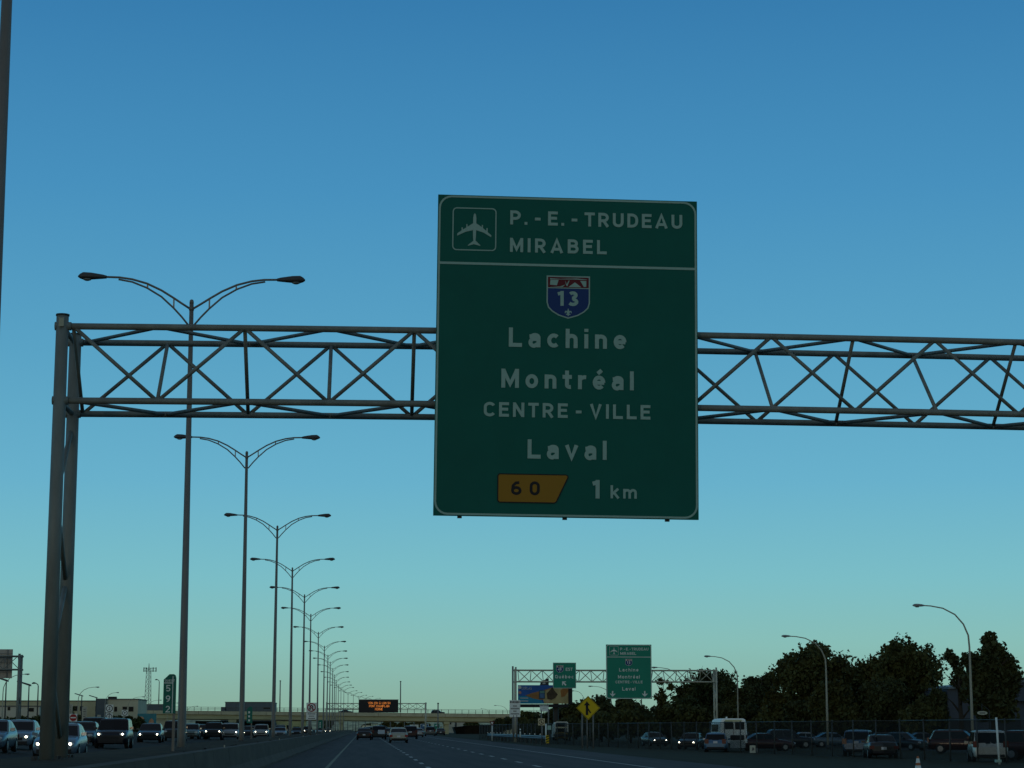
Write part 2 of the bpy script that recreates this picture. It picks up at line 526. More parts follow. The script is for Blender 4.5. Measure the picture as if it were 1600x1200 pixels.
# planted median between barrier and the oncoming road, bumpy soil
md = MB()
xs = [-12.05, -11, -9.8, -8.6, -7.4, -6.2, -5.4, -4.6, -3.98]
mz = [.14, .34, .5, .64, .74, .8, .84, .86, .86]
ny = 160
for j in range(ny + 1):
    yy = YN + (YF - YN) * (j / ny) ** 1.6
    for i, x in enumerate(xs):
        md.v.append((x, yy, mz[i] + (rnd.uniform(-.06, .05) if i else 0)))
for j in range(ny):
    for i in range(len(xs) - 1):
        k = j * len(xs) + i
        md.f.append((k, k + 1, k + len(xs) + 1, k + len(xs)))
        md.sm.append(True)
struct('median', md, soil)
# right verge falling to the parking lot
vg = MB()
xs = [13.7, 14.6, 16, 18, 20.5, 23, 26, 30, 36, 46]
zs = [.005, -.03, -.09, -.18, -.27, -.34, -.39, -.42, -.43, -.44]
ny = 120
for j in range(ny + 1):
    yy = YN + (660 - YN) * (j / ny) ** 1.5
    for i, x in enumerate(xs):
        vg.v.append((x, yy, zs[i] + (rnd.uniform(-.035, .035) if 0 < i < 9 else 0)))
for j in range(ny):
    for i in range(len(xs) - 1):
        k = j * len(xs) + i
        vg.f.append((k, k + 1, k + len(xs) + 1, k + len(xs)))
        vg.sm.append(True)
struct('verge', vg, grass_m)
lot = MB()
lot.add([(46, 40, -.44), (190, 40, -.44), (190, 330, -.44), (46, 330, -.44)], [(0, 1, 2, 3)])
struct('parking_lot', lot, lot_m)

# painted lines
ln = MB()
def stripe(x, y0, y1, wd=.12, z=.004):
    ln.add([(x - wd / 2, y0, z), (x + wd / 2, y0, z), (x + wd / 2, y1, z), (x - wd / 2, y1, z)], [(0, 1, 2, 3)])
for x in (2.35, 6.5):
    y = -20 + (4.2 if x > 3 else 1.5)
    while y < 680:
        stripe(x, y, y + 3.2, .16)
        y += 9.2
stripe(10.35, -20, 680, .12)
struct('lane_markings', ln, paint)
ln = MB()
stripe(-1.3, -20, 680, .13)
struct('edge_marking', ln, paint_y)

# ------------------------------------------------------------------ jersey barrier
prof = [(-3.55, .004), (-3.55, .08), (-3.72, .33), (-3.79, .86), (-3.97, .88), (-4.0, .3), (-4.0, .004)]
bar = thing('concrete_barrier', 'long dark concrete safety barrier holding the soil of the median beside the left shoulder', 'barrier', (-3.8, 0, 0))
mb = MB()
seg = 6.0
y = YN
while y < YF - 20:
    ring = [(p[0] + 3.8, y + .012, p[1]) for p in prof]
    ring2 = [(p[0] + 3.8, y + seg - .012, p[1]) for p in prof]
    mb.loft([ring2, ring], smooth=False)
    y += seg
mb.build('barrier_run', concrete, bar)
y = 20
while y < 420:
    MB().box((.03, y, .92), (.03, .03, .06)).build('reflector', mat('reflector', (.5, .5, .4), .3), bar)
    y += 37

# ------------------------------------------------------------------ double-arm lamp posts along the median
H_HEAD = 14.6
LAMPS = [(302, 431.5), (387, 681), (433, 803), (458, 872), (476, 918), (486, 950), (498, 979), (507, 1002), (512, 1017), (516, 1028), (520, 1039), (523, 1049), (525.5, 1058), (529, 1065),
         (533, 1070), (537.5, 1074), (544, 1079), (552, 1082), (561, 1086), (571, 1088), (583, 1091)]
def make_double_lamp():
    o = thing('double_lamp_post', '', 'street lamp', group='double-arm lamp posts in a row along the median')
    zb = .8
    MB().tube([(0, 0, zb - .3), (0, 0, zb + .5), (0, 0, H_HEAD - .75)], [.125, .123, .062], 14).build('pole', steel_pole, o)
    MB().tube([(0, 0, zb - .2), (0, 0, zb + .12), (0, 0, zb + .14)], [.2, .2, .14], 12).build('pole_base', dark_steel, o)
    MB().tube([(0, 0, H_HEAD - .76), (0, 0, H_HEAD - .7), (0, 0, H_HEAD - .65), (0, 0, H_HEAD - .63)], [.064, .064, .05, .015], 12).tube([(0, 0, H_HEAD - .96), (0, 0, H_HEAD - .86)], .076, 12).build('pole_cap', steel_pole, o)
    for sg in (-1, 1):
        a = MB()
        up = [(.06, -.9), (.28, -.76), (.52, -.6), (.89, -.37), (1.32, -.17), (1.75, -.05), (2.12, 0), (2.6, .01)]
        lo = [(.07, -1.42), (.28, -1.16), (.52, -.9), (.89, -.56), (1.32, -.3), (1.75, -.13), (2.15, -.06)]
        a.tube([(sg * x, 0, H_HEAD + z) for x, z in up], .032, 8)
        a.tube([(sg * x, 0, H_HEAD + z) for x, z in lo], .028, 8)
        arm = a.build('arm', steel_pole, o)
        for x, z0, z1 in ((.52, -.9, -.6), (1.3, -.31, -.18)):
            b = MB().box((sg * x, 0, H_HEAD + (z0 + z1) / 2), (.045, .03, z1 - z0))
            b.build('strut', mat('strut_pale', (.36, .35, .33), .5, .3), arm)
        lm = MB()
        rings = []
        for x, hw, zt, zb_ in ((2.5, .05, .05, -.04), (2.62, .09, .08, -.05), (2.95, .15, .13, -.075), (3.18, .16, .14, -.08), (3.27, .12, .09, -.05), (3.33, .05, .03, -.01)):
            rings.append([(sg * x, hw * math.cos(t), H_HEAD + (zt if math.sin(t) > 0 else -zb_) * math.sin(t)) for t in [2 * math.pi * k / 10 for k in range(10)]])
        lm.loft(rings if sg > 0 else [r_[::-1] for r_ in rings])
        lum = lm.build('luminaire', lum_grey, o)
        ls = MB()
        rr = []
        for dz, k in ((-.06, .9), (-.095, .75), (-.115, .4)):
            rr.append([(sg * 3.06 + .15 * k * math.cos(t), .12 * k * math.sin(t), H_HEAD + dz) for t in [2 * math.pi * i / 10 for i in range(10)]])
        ls.loft(rr)
        ls.build('lens', lens, lum)
    return o
ORD = ['first', 'second', 'third', 'fourth', 'fifth', 'sixth', 'seventh', 'eighth', 'ninth', 'tenth', 'eleventh', 'twelfth', 'thirteenth', 'fourteenth', 'fifteenth', 'sixteenth', 'seventeenth',
       'eighteenth', 'nineteenth', 'twentieth', 'farthest']
lamp0 = make_double_lamp()
p = at(-38, 1138, 27.5)
lamp0.location = (p.x, 27.5, 0)
lamp0['label'] = 'nearest tall lamp post, cut off by the left edge of the photo'
for i, (px, py) in enumerate(LAMPS):
    Y = dist(px, py, H_HEAD)
    q = at(px, py + 30 * 60 / Y, Y)
    o = copy_tree(lamp0)
    o.location = (q.x, Y, rnd.uniform(-.12, .02))
    o.rotation_euler = (R(rnd.uniform(-.25, .25)), R(rnd.uniform(-.25, .25)), R(rnd.uniform(-2, 2)))
    o['label'] = '%s double-arm lamp post on the median, counting from the big gantry' % ORD[i]

# ------------------------------------------------------------------ sign gantries
def make_gantry(name, label, x0, x1, Y, zt, zb, depth, step, r_ch, r_br, cols, zbase, phase=0, camber=None, col_r=.125, col_top=.25, group=None, flip_at=None, splice=0, steel=steel):
    """box truss from x0 to x1: front plane at Y, rear at Y+depth; cols = x of column pairs"""
    root = thing(name, label, 'sign gantry', (x0, Y, zbase), 0, group)
    ox, oy, oz = x0, Y, zbase
    cz = camber or (lambda x: 0)
    P = lambda x, f, t: (x - ox, 0 if f else depth, (zt if t else zb) + cz(x) - oz)
    n = int(round((x1 - x0) / step))
    X = [x0 + (x1 - x0) * i / n + (splice if flip_at and i > flip_at else 0) for i in range(n + 1)]
    X[-1] = x1
    for f in (1, 0):
        for t in (1, 0):
            MB().tube([P(x, f, t) for x in [min(cols + [x0])] + X[1:-1] + [max(cols + [x1])]], r_ch, 12).build('chord', steel, root)
    br = MB()
    for i in range(n):
        a, b = X[i], X[i + 1]
        e = (i + phase) % 2 == 0
        br.tube([P(a, 1, e), P(b, 1, not e)], r_br, 8)
        br.tube([P(a, 0, not e), P(b, 0, e)], r_br, 8)
        br.tube([P(a, not e, 1), P(b, e, 1)], r_br, 8)
        br.tube([P(a, e, 0), P(b, not e, 0)], r_br, 8)
    for i in range(n + 1):
        e = (i + phase) % 2 == 0
        if flip_at and i > flip_at:
            e = not e
        br.tube([P(X[i], 1, e), P(X[i], 0, not e)], r_br, 8)
    br.build('bracing', steel, root)
    for cx in cols:
        s = -1 if abs(cx - x0) < abs(cx - x1) else 1
        for f in (1, 0):
            zt_ = zt + cz(cx) + (col_top if f else .14)
            rx_ = cx - ox + (0 if f else -s * .015)
            c = MB().tube([(rx_, 0 if f else depth, 0), (rx_, 0 if f else depth, zt_ - oz)], [col_r * 1.18, col_r], 18).build('column', steel, root)
            MB().tube([(rx_, 0 if f else depth, zt_ - oz), (rx_, 0 if f else depth, zt_ - oz + .03)], col_r + .012, 16).build('column_cap', dark_steel, c)
            mbp = MB()
            mbp.box((cx - ox, 0 if f else depth, .05), (.5, .5, .06))
            for a in range(4):
                mbp.box((cx - ox + .2 * (1 if a % 2 else -1), (0 if f else depth) + .2 * (1 if a > 1 else -1), .12), (.05, .05, .1))
            mbp.build('base_plate', dark_steel, c)
        lt = MB()
        z = zbase + .4
        k = 0
        hh = 1.45
        while z + hh < zb:
            lt.tube([(cx - ox, 0 if k % 2 else depth, z - oz), (cx - ox, depth if k % 2 else 0, z + hh - oz)], r_br * 1.3, 8)
            z += hh
            k += 1
        lt.build('column_lattice', steel, root)
        for zz in (zb, zt):
            lt = MB()
            lt.tube([(cx - ox, 0, zz + cz(cx) - oz), (cx - ox, depth, zz + cz(cx) - oz)], r_ch * .8, 10)
            lt.tube([(cx - ox - col_r - .02, 0, zz + cz(cx) - oz), (cx - ox + col_r + .05, 0, zz + cz(cx) - oz)], r_ch * 1.3, 10)
            lt.tube([(cx - ox - col_r - .02, depth, zz + cz(cx) - oz), (cx - ox + col_r + .05, depth, zz + cz(cx) - oz)], r_ch * 1.3, 10)
            lt.build('chord_collar', steel, root)
    return root

GY = 37.0
# camber of the span measured along the front top chord
def gz(px, py, Y=GY):
    return at(px, py, Y)
pts = [gz(107, 509.5), gz(380, 512.5), gz(680, 518), gz(1095, 522.5), gz(1600, 535.5)]
x_l = gz(113, 560).x
step = (gz(647, 560).x - gz(113, 560).x) / 4
ZT0 = pts[0].z
xm = pts[3].x
def camber(x):
    xs_ = [q.x for q in pts]
    zs_ = [q.z - ZT0 for q in pts]
    # least squares parabola through the measured points
    return CB[0] + CB[1] * x + CB[2] * x * x
import numpy as np
_cf = np.polyfit([q.x for q in pts], [q.z for q in pts], 2)
CB = (_cf[2] - ZT0, _cf[1], _cf[0])
ZB0 = gz(380, 628).z - camber(gz(380, 628).x)
NST = int(round((21.0 - x_l) / step))
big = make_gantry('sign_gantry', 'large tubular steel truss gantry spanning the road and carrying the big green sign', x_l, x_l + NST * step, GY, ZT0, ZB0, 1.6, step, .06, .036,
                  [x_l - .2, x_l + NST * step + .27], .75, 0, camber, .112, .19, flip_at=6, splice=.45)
e = MB()
e.box((-.2, -.13, ZT0 + camber(x_l) + .05 - .75), (.09, .04, .16))
e.build('junction_box', mat('box_pale', (.4, .42, .32), .6), big)

# ------------------------------------------------------------------ big direction sign
def sign_panel(name, label, origin, wd, ht, m_green, m_white, roll=0, th=.06):
    o = thing(name, label, 'road sign', origin)
    o.rotation_euler = (0, roll, 0)
    p = MB().box((0, th / 2, 0), (wd, th, ht)).build('panel', m_green, o)
    return o

def guide_sign(o, wd, ht, white, items, y, bw, r):
    f = MB()
    ins = bw * .9
    frame(f, -wd / 2 + ins, wd / 2 - ins, -ht / 2 + ins, ht / 2 - ins, r, bw, y)
    f.build('border', white, o)
    for it in items:
        k = it[0]
        if k == 'text':
            m = MB()
            text(m, it[1], it[2], it[3], it[4], it[5], y - .004, it[6] if len(it) > 6 else .2)
            m.build('lettering', white, o)
        elif k == 'line':
            m = MB()
            ribbon(m, [(-wd / 2 + ins, it[1]), (wd / 2 - ins, it[1])], it[2], y - .002)
            m.build('divider', white, o)
        elif k == 'shield':
            shield(o, it[2], it[3], it[4], y - .003, it[1], white)
        elif k == 'plane':
            cx, cz, s = it[1:4]
            m = MB()
            frame(m, cx - s / 2, cx + s / 2, cz - s / 2, cz + s / 2, s * .09, s * .027, y - .002)
            fr = m.build('airport_symbol', white, o)
            m = MB()
            flat(m, [(cx + (px - 620) / 1020 * s, cz - (py - 575) / 1020 * s) for px, py in AIRPLANE], y - .004)
            m.build('aeroplane', white, fr)
        elif k == 'arrow':
            m = MB()
            arrow(m, it[1], it[2], it[3], it[4], y - .004, it[5])
            m.build('arrow', white, o)

SY = GY - .28
c = at(886.5, 555.7, SY)
tl, tr, bl, br_ = at(685, 304.5, SY), at(1093, 313.5, SY), at(678.5, 807.5, SY), at(1089.5, 811, SY)
SW = ((tr - tl).length + (br_ - bl).length) / 2
SH = ((tl - bl).length + (tr - br_).length) / 2 * .998
ROLL = .0095
sg1 = sign_panel('direction_sign', 'big shaded green airport sign with yellow exit 60 tab on the large gantry', c, SW, SH, green, sign_white, ROLL)
pm = SW / 409.5                            # metres per photo pixel on the sign
def sp(px, py):
    # photo pixel -> sign plane (undo roll roughly by using local tilt of the photographed edges)
    u = (px - 886.5)
    tilt = .0158 * u                       # photographed rows drop to the right
    dx = .0108 * (py - 558.5)              # photographed columns lean
    return ((u + dx) * pm, -(py - tilt - 558.5) * pm)
def T(s, px, py, w_, h_, wt=.2):
    x, z = sp(px, py)
    return ('text', s, x, z, w_ * pm, h_ * pm, wt)
items = [T('P. - E. - TRUDEAU', 933.8, 340.7, 273, 22.6), T('MIRABEL', 873.2, 384, 152.8, 22.6), ('line', sp(886, 415.5)[1], 3.8 * pm),
         T('Lachine', 887.2, 531.3, 185, 30.4, .205), T('Montréal', 886.8, 596.2, 207.5, 29.8, .205), T('CENTRE - VILLE', 885.7, 645.3, 259.4, 22.6, .2), T('Laval', 885.3, 706, 123.6, 29.8, .205),
         T('1', 930, 767.4, 10, 28.6, .22), T('km', 972, 771.6, 40.6, 20.2, .19),
         ('plane',) + sp(741.4, 358.2) + (67.2 * pm,), ('shield', '13') + sp(888.4, 466) + (68.2 * pm,)]
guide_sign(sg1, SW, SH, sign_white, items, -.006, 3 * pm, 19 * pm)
tabm = MB()
q = lambda px, py: sp(px, py)
a, b = sp(832, 766.5)
L_, Rr, Tt, Bb = a - 54 * pm, a + 54 * pm, b + 21.8 * pm, b - 21.8 * pm
tab_poly = [(L_ + 2.5 * pm, Bb), (a + 33 * pm, Bb), (a + 36 * pm, Bb + 1.5 * pm), (Rr, Tt - 4 * pm), (Rr - .5 * pm, Tt - 1.2 * pm), (Rr - 3 * pm, Tt), (L_ + 2.5 * pm, Tt), (L_, Tt - 2.5 * pm), (L_, Bb + 2.5 * pm)]
tabm.prism(tab_poly, -.012, -.001)
tab = tabm.build('exit_number_tab', tab_yellow, sg1)
m = MB()
ribbon(m, tab_poly + [tab_poly[0]], 1.7 * pm, -.0145)
text(m, '60', sp(820.5, 766)[0], sp(820.5, 766)[1], 45.5 * pm, 21.6 * pm, -.0155, .2, 1.3)
m.build('lettering', sign_black, tab)
for px in (722, 884, 1043):
    m = MB()
    x = sp(px, 600)[0]
    m.box((x, .1, -.01), (.08, .075, SH + .045))
    for zz in (.9, -.43):
        m.box((x, .17, zz), (.12, .12, .1))
    m.build('mounting_beam', dark_steel, sg1)

# ------------------------------------------------------------------ second gantry with two signs
Y2 = 230.0
gA, gB = at(808, 1047, Y2), at(1117, 1047, Y2)
zb2 = at(808, 1065, Y2).z
n2 = 16
gan2 = make_gantry('sign_gantry', 'lit grey truss gantry in the distance on the right carrying two bright green signs', gA.x + .2, gB.x - .2, Y2, gA.z, zb2, 1.5, (gB.x - gA.x - .4) / n2, .07, .042,
                   [gA.x - .15, gB.x + .15], -.45, 1, None, .1, .3, steel=lit_steel)
MB().tube([(-.7, -.2, 0), (-.7, -.2, at(803, 1041, Y2).z + .45)], .1, 10).build('conduit_mast', steel, gan2)
Y2s = Y2 - .5
def sign2(name, label, x0, y0, x1, y1, items, pxm_items):
    a, b = at(x0, y0, Y2s), at(x1, y1, Y2s)
    W, H = b.x - a.x, a.z - b.z
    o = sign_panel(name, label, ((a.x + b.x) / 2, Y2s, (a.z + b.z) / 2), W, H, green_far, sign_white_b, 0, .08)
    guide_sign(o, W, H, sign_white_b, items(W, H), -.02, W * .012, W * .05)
    for k in (-.3, 0, .3):
        m = MB().box((k * W, .16, -.01), (.1, .16, H * .98))
        m.build('mounting_beam', dark_steel, o)
    return o
def it_a(W, H):
    fx = lambda X: ((X - 140) / 857 - .5) * W
    fz = lambda Y: (.5 - (Y - 85) / 1018) * H
    k = W / 857
    t = lambda s, x0, x1, y0, y1: ('text', s, fx((x0 + x1) / 2), fz((y0 + y1) / 2), (x1 - x0) * k, (y1 - y0) * k, .165)
    return [t('P. - E. - TRUDEAU', 408, 940, 145, 195), t('MIRABEL', 408, 708, 228, 278), ('line', fz(320), 10 * k), t('Lachine', 385, 748, 530, 590), t('Montréal', 362, 770, 660, 722),
            t('CENTRE - VILLE', 315, 822, 764, 812), t('Laval', 440, 688, 884, 948), ('plane', fx(290), fz(203), 165 * k), ('shield', '13', fx(566), fz(422), 128 * k),
            ('arrow', fx(258), fz(1012), 100 * k, 0, 'long'), ('arrow', fx(862), fz(1012), 100 * k, 0, 'long')]
sign2('direction_sign', 'bright green airport and autoroute 13 sign with two down arrows on the distant gantry', 946.8, 1007, 1018.7, 1092, it_a, None)
def it_b(W, H):
    fx = lambda X: ((X - 988) / 479 - .5) * W
    fz = lambda Y: (.5 - (Y - 70) / 537) * H
    k = W / 479
    t = lambda s, x0, x1, y0, y1: ('text', s, fx((x0 + x1) / 2), fz((y0 + y1) / 2), (x1 - x0) * k, (y1 - y0) * k, .165)
    return [('shield', '40', fx(1128), fz(205), 148 * k), t('EST', 1252, 1395, 178, 242), t('Québec', 1030, 1415, 330, 398), ('arrow', fx(1215), fz(502), 105 * k, R(225), 'long')]
sign2('direction_sign', 'smaller green Québec autoroute 40 EST sign with a slanting arrow on the distant gantry', 864, 1035.3, 900.2, 1075.5, it_b, None)

# ------------------------------------------------------------------ far-left gantry seen from behind
Y3 = 200.0
a, b = at(-60, 1025, Y3), at(28, 1025, Y3)
make_gantry('sign_gantry', 'distant gantry at the left edge seen from behind beside the oncoming traffic', a.x, b.x, Y3, a.z, at(28, 1046, Y3).z, 1.4, (b.x - a.x) / 4, .07, .035,
            [b.x + .15], .3, 0, None, .12, .2)
a, b = at(-40, 1013, Y3 - .4), at(12.5, 1059, Y3 - .4)
o = thing('direction_sign', 'grey sign panel seen from behind on the gantry at the left edge', 'road sign', ((a.x + b.x) / 2, Y3 + 1.75, (a.z + b.z) / 2))
MB().box((0, 0, 0), (b.x - a.x, .06, a.z - b.z)).build('panel', alu, o)
m = MB()
for k in (-.35, 0, .35):
    m.box((k * (b.x - a.x), -.09, 0), (.09, .1, a.z - b.z - .02))
for k in (-.3, 0.05, .35):
    m.box((0, -.17, k * (a.z - b.z)), ((b.x - a.x) - .03, .04, .06))
m.build('back_rail', mat('back_rail', (.22, .22, .21), .6), o)

# ------------------------------------------------------------------ overpass
YO = 700.0
def ox(px): return at(px, 1125, YO).x
def oz(py): return at(600, py, YO).z
XL, XR = ox(140), ox(905)
slope = (oz(1120) - oz(1117)) / (ox(790) - ox(480))
br = thing('overpass', 'yellowish concrete road overpass with railing crossing the highway in the distance', 'bridge', ((XL + XR) / 2, YO, -.5))
bx, bz0 = (XL + XR) / 2, -.5
def bp(x, z):                 # world -> local with the deck falling gently to the right
    return (x - bx, z + slope * (x - ox(560)) - bz0)
def band(z0, z1, y0, y1):
    m = MB()
    p = [bp(XL, z0), bp(XR, z0), bp(XR, z1), bp(XL, z1)]
    return m.prism(p, y0, y1)
zr0, zr1 = oz(1113.5), oz(1107.3)
band(oz(1118.8), zr0, -.55, -.15).build('parapet', conc_lit, br)
band(oz(1119.4), oz(1116.5), -.1, 12).build('deck', conc_dark, br)
band(oz(1125.8), oz(1119.6), .1, .6).build('girder', conc_dark, br)
for yy in (3, 6, 9, 11.4):
    band(oz(1127.2 if yy < 8 else 1126.4), oz(1119.6), yy, yy + .5).build('girder', conc_dark, br)
band(oz(1119), zr0, 12.1, 12.5).build('parapet', conc_lit, br)
rl = MB()
for f in (0.02, .35, .68, 1.0):
    z = zr0 + (zr1 - zr0) * f
    p0, p1 = bp(XL, z), bp(XR, z)
    rl.tube([(p0[0], -.35, p0[1]), (p1[0], -.35, p1[1])], .06, 6)
x = XL
while x < XR:
    p0, p1 = bp(x, zr0), bp(x, zr1)
    rl.box((p0[0], -.35, (p0[1] + p1[1]) / 2), (.16, .12, p1[1] - p0[1]))
    x += 2.3
x = XL + 6
while x < XR:
    p0, p1 = bp(x, oz(1118.6)), bp(x, zr0 - .05)
    jt = MB().box((p0[0], -.56, (p0[1] + p1[1]) / 2), (.1, .02, p1[1] - p0[1]))
    jt.build('expansion_joint', mat('joint_dark', (.12, .11, .08), .9), br)
    x += 7.5
rl.build('railing', mat('bridge_rail', (.12, .12, .1), .6, .2), br)
for px, wd in ((264, 11), (363, 12), (533, 7), (698, 9)):
    x = ox(px)
    wm = wd / 4.55
    pl = MB()
    for yy in (1.5, 6, 10.5):
        pl.box((x - bx, yy, 2.4), (wm * .75, wm * .6, 4.9))
    pl.box((x - bx, 6, bp(x, oz(1126.2))[1] - .45), (wm, 11.6, .75))
    pl.build('pier', conc_dark, br)
for px0, px1 in ((100, 258), (790, 930)):
    m = MB()
    x0, x1 = ox(px0), ox(px1)
    zt_ = bp((x0 + x1) / 2, oz(1126.3))[1]
    m.prism([(x0 - bx, 0), (x1 - bx, 0), (x1 - bx, zt_), (x0 - bx, zt_)] , .7, 11.3)
    m.build('abutment', conc_lit, br)
# dark slope paving behind the side spans
sp_m = mat('slope_paving', (.03, .03, .028), .9, noise=.3, scale=.5)
m = MB()
m.prism([(ox(300), -.5), (ox(431), -.5), (ox(425), 3.8), (ox(300), 3.9)], YO + 14, YO + 30)
tag(m.build('embankment', sp_m), 'dark embankment under the left spans of the overpass', 'embankment')
m = MB()
m.prism([(ox(716), -.5), (ox(850), -.5), (ox(850), 3.2), (ox(735), 2.3), (ox(712), 1.8)], YO + 14, YO + 30)
tag(m.build('embankment', sp_m), 'dark embankment under the right end of the overpass', 'embankment')

# ------------------------------------------------------------------ variable message board on its own truss
YV = 490.0
a, b = at(512, 1099, YV), at(664, 1099, YV)
vg_ = make_gantry('sign_gantry', 'slender lit grey truss in front of the overpass carrying the electronic message board', a.x, b.x, YV, a.z, at(664, 1108, YV).z, 1.3, (b.x - a.x) / 12, .09, .05,
                  [a.x - .2, b.x + .2], 0, 0, None, .17, .2, steel=lit_steel)
a, b = at(560.6, 1093.5, YV - .8), at(622.2, 1113.3, YV - .8)
W, H = b.x - a.x, a.z - b.z
vm_ = thing('message_board', 'black electronic message board with glowing orange words above the distant traffic', 'message board', ((a.x + b.x) / 2, YV - .8, (a.z + b.z) / 2))
MB().box((0, .35, 0), (W, .7, H)).build('housing', mat('vms_housing', (.02, .022, .024), .6), vm_)
MB().box((0, .35, H / 2 + .06), (W + .1, .8, .1)).build('top_cover', alu, vm_)
k = W / 1520
m = MB()
text(m, 'VEN_22H_À_LUN_5H', 25 * k, H / 2 - 122 * k, 850 * k, 84 * k, -.03, .12)
text(m, 'PONT_CHAMPLAIN', 25 * k, H / 2 - 237 * k, 770 * k, 82 * k, -.03, .12)
text(m, 'FERMÉ', 15 * k, H / 2 - 355 * k, 290 * k, 84 * k, -.03, .12)
m.build('lettering', led, vm_)

# ------------------------------------------------------------------ single-arm lamp posts
def make_single_lamp():
    o = thing('arm_lamp_post', '', 'street lamp')
    MB().tube([(0, 0, -.1), (0, 0, 4), (0, 0, 7.2), (-.05, 0, 8.0), (-.35, 0, 8.75), (-.9, 0, 9.4), (-1.7, 0, 9.82), (-2.5, 0, 9.97), (-3.0, 0, 10.0)], [.11, .085, .065, .06, .055, .05, .045, .042, .04], 10).build('pole', lit_pole, o)
    MB().tube([(0, 0, -.2), (0, 0, .3), (0, 0, .34)], [.17, .17, .12], 10).build('pole_base', dark_steel, o)
    rings = []
    for x, hw, zt, zb_ in ((2.95, .05, .05, -.05), (3.1, .1, .09, -.07), (3.4, .16, .12, -.09), (3.6, .15, .11, -.08), (3.72, .05, .04, -.03)):
        rings.append([(-x, hw * math.cos(t), 10.0 + (zt if math.sin(t) > 0 else -zb_) * math.sin(t)) for t in [2 * math.pi * i / 8 for i in range(8)]])
    l_ = MB().loft([r_[::-1] for r_ in rings]).build('luminaire', mat('luminaire_pale', (.3, .32, .32), .5, .2), o)
    m = MB()
    rr = []
    for dz, kk in ((-.07, 1), (-.13, .75)):
        rr.append([(-3.42 + .14 * kk * math.cos(t), .12 * kk * math.sin(t), 10.0 + dz) for t in [2 * math.pi * i / 8 for i in range(8)]])
    m.loft(rr)
    m.build('lens', lens, l_)
    return o
sl0 = make_single_lamp()
used = [False]
def place_single(hx, hy, polex, label, group, flip=False, z=-.4, hz=9.6):
    Y = dist(hx, hy, hz)
    s = 1 if not used[0] else None
    o = sl0 if not used[0] else copy_tree(sl0)
    used[0] = True
    hd = at(hx, hy, Y)
    pp = at(polex, 1100, Y)
    arm = abs(pp.x - hd.x) / 3.72
    o.location = (pp.x, Y, hz - 10 * 1.0)
    o.scale = (arm * (-1 if flip else 1), 1, 1)
    o['label'] = label
    o['group'] = group
GRt = 'curved-arm lamp posts along the right-hand parking lot'
place_single(1426, 946, 1518, 'curved lamp post rising through the dark tree near the right edge', GRt)
place_single(1221, 994, 1292, 'curved lamp post in front of the widest dark tree on the right', GRt)
place_single(1100, 1025.5, 1153, 'curved lamp post standing just above the white minibus', GRt)
place_single(1018, 1043, 1066, 'curved lamp post immediately right of the bright green airport sign', GRt)
place_single(961, 1060, 1002.5, 'lamp post whose head is hidden behind the bright green airport sign', GRt)
place_single(919, 1072.3, 955, 'curved lamp post between the yellow merge sign and the bright green airport sign', GRt)
place_single(893, 1079.5, 913, 'curved lamp post directly behind the yellow merge sign', GRt)
place_single(868, 1087, 884, 'curved lamp post in front of the right half of the billboard', GRt)
place_single(842, 1094, 857, 'curved lamp post in front of the middle of the billboard', GRt)
place_single(823, 1097, 834, 'curved lamp post in front of the left half of the billboard', GRt)
place_single(772, 1102.3, 793, 'distant curved lamp post left of the white regulatory sign', GRt)
place_single(751, 1107.2, 764, 'farthest curved lamp post above the right end of the overpass', GRt)
GLt = 'curved-arm lamp posts along the left service road'
place_single(46.5, 1053.5, 4, 'curved lamp post at the left edge with its arm crossing the distant gantry', GLt, True)
place_single(155.5, 1073.7, 122, 'curved lamp post just right of the big gantry column', GLt, True)
place_single(186, 1082.2, 164, 'curved lamp post in front of the grey block of the low building', GLt, True)
place_single(226.5, 1088.8, 200, 'curved lamp post at the right end of the low beige building', GLt, True)
place_single(253, 1094, 230, 'curved lamp post under the radio tower', GLt, True)
place_single(279, 1098.5, 262, 'curved lamp post between kilometre marker and nearest double lamp pole', GLt, True)
place_single(310, 1103.4, 292, 'curved lamp post right of the nearest double lamp pole, above the overpass', GLt, True)

# tall slim lamps on the ramp and overpass
def slim_lamp(px, ytop, ybase, Y, label, straight=False):
    a, b = at(px, ytop, Y), at(px, ybase, Y)
    o = thing('slim_lamp_post', label, 'street lamp', (a.x, Y, b.z), 0, 'tall slim lamp posts near the overpass')
    h = a.z - b.z
    if straight:
        MB().tube([(0, 0, 0), (0, 0, h - .3)], [.22, .17], 8).build('pole', steel_pole, o)
        MB().tube([(0, 0, h - .3), (0, 0, h - .1), (0, 0, h)], [.3, .3, .1], 8).build('luminaire', lum_grey, o)
        return
    MB().tube([(0, 0, 0), (0, 0, h * .9), (-.1, 0, h * .96), (-.5, 0, h)], [.16, .11, .1, .09], 8).build('pole', steel_pole, o)
    MB().tube([(-.5, 0, h), (-.9, 0, h + .05), (-1.3, 0, h - .05)], [.1, .2, .1], 8).build('luminaire', lum_grey, o)
slim_lamp(438, 1063, 1113, YO + 13.5, 'slim lamp post on the overpass between the third and fourth double lamps', True)
slim_lamp(626, 1064, 1113, YO + 13.5, 'slim lamp post just right of the orange message board', True)
slim_lamp(684.5, 1098, 1151, 600, 'short slim post right of the message board truss', True)
slim_lamp(249, 1062, 1100, 640, 'slim lamp post between radio tower and kilometre marker')
slim_lamp(60, 1067.5, 1118, 420, 'slim curved lamp post left of the big gantry column')

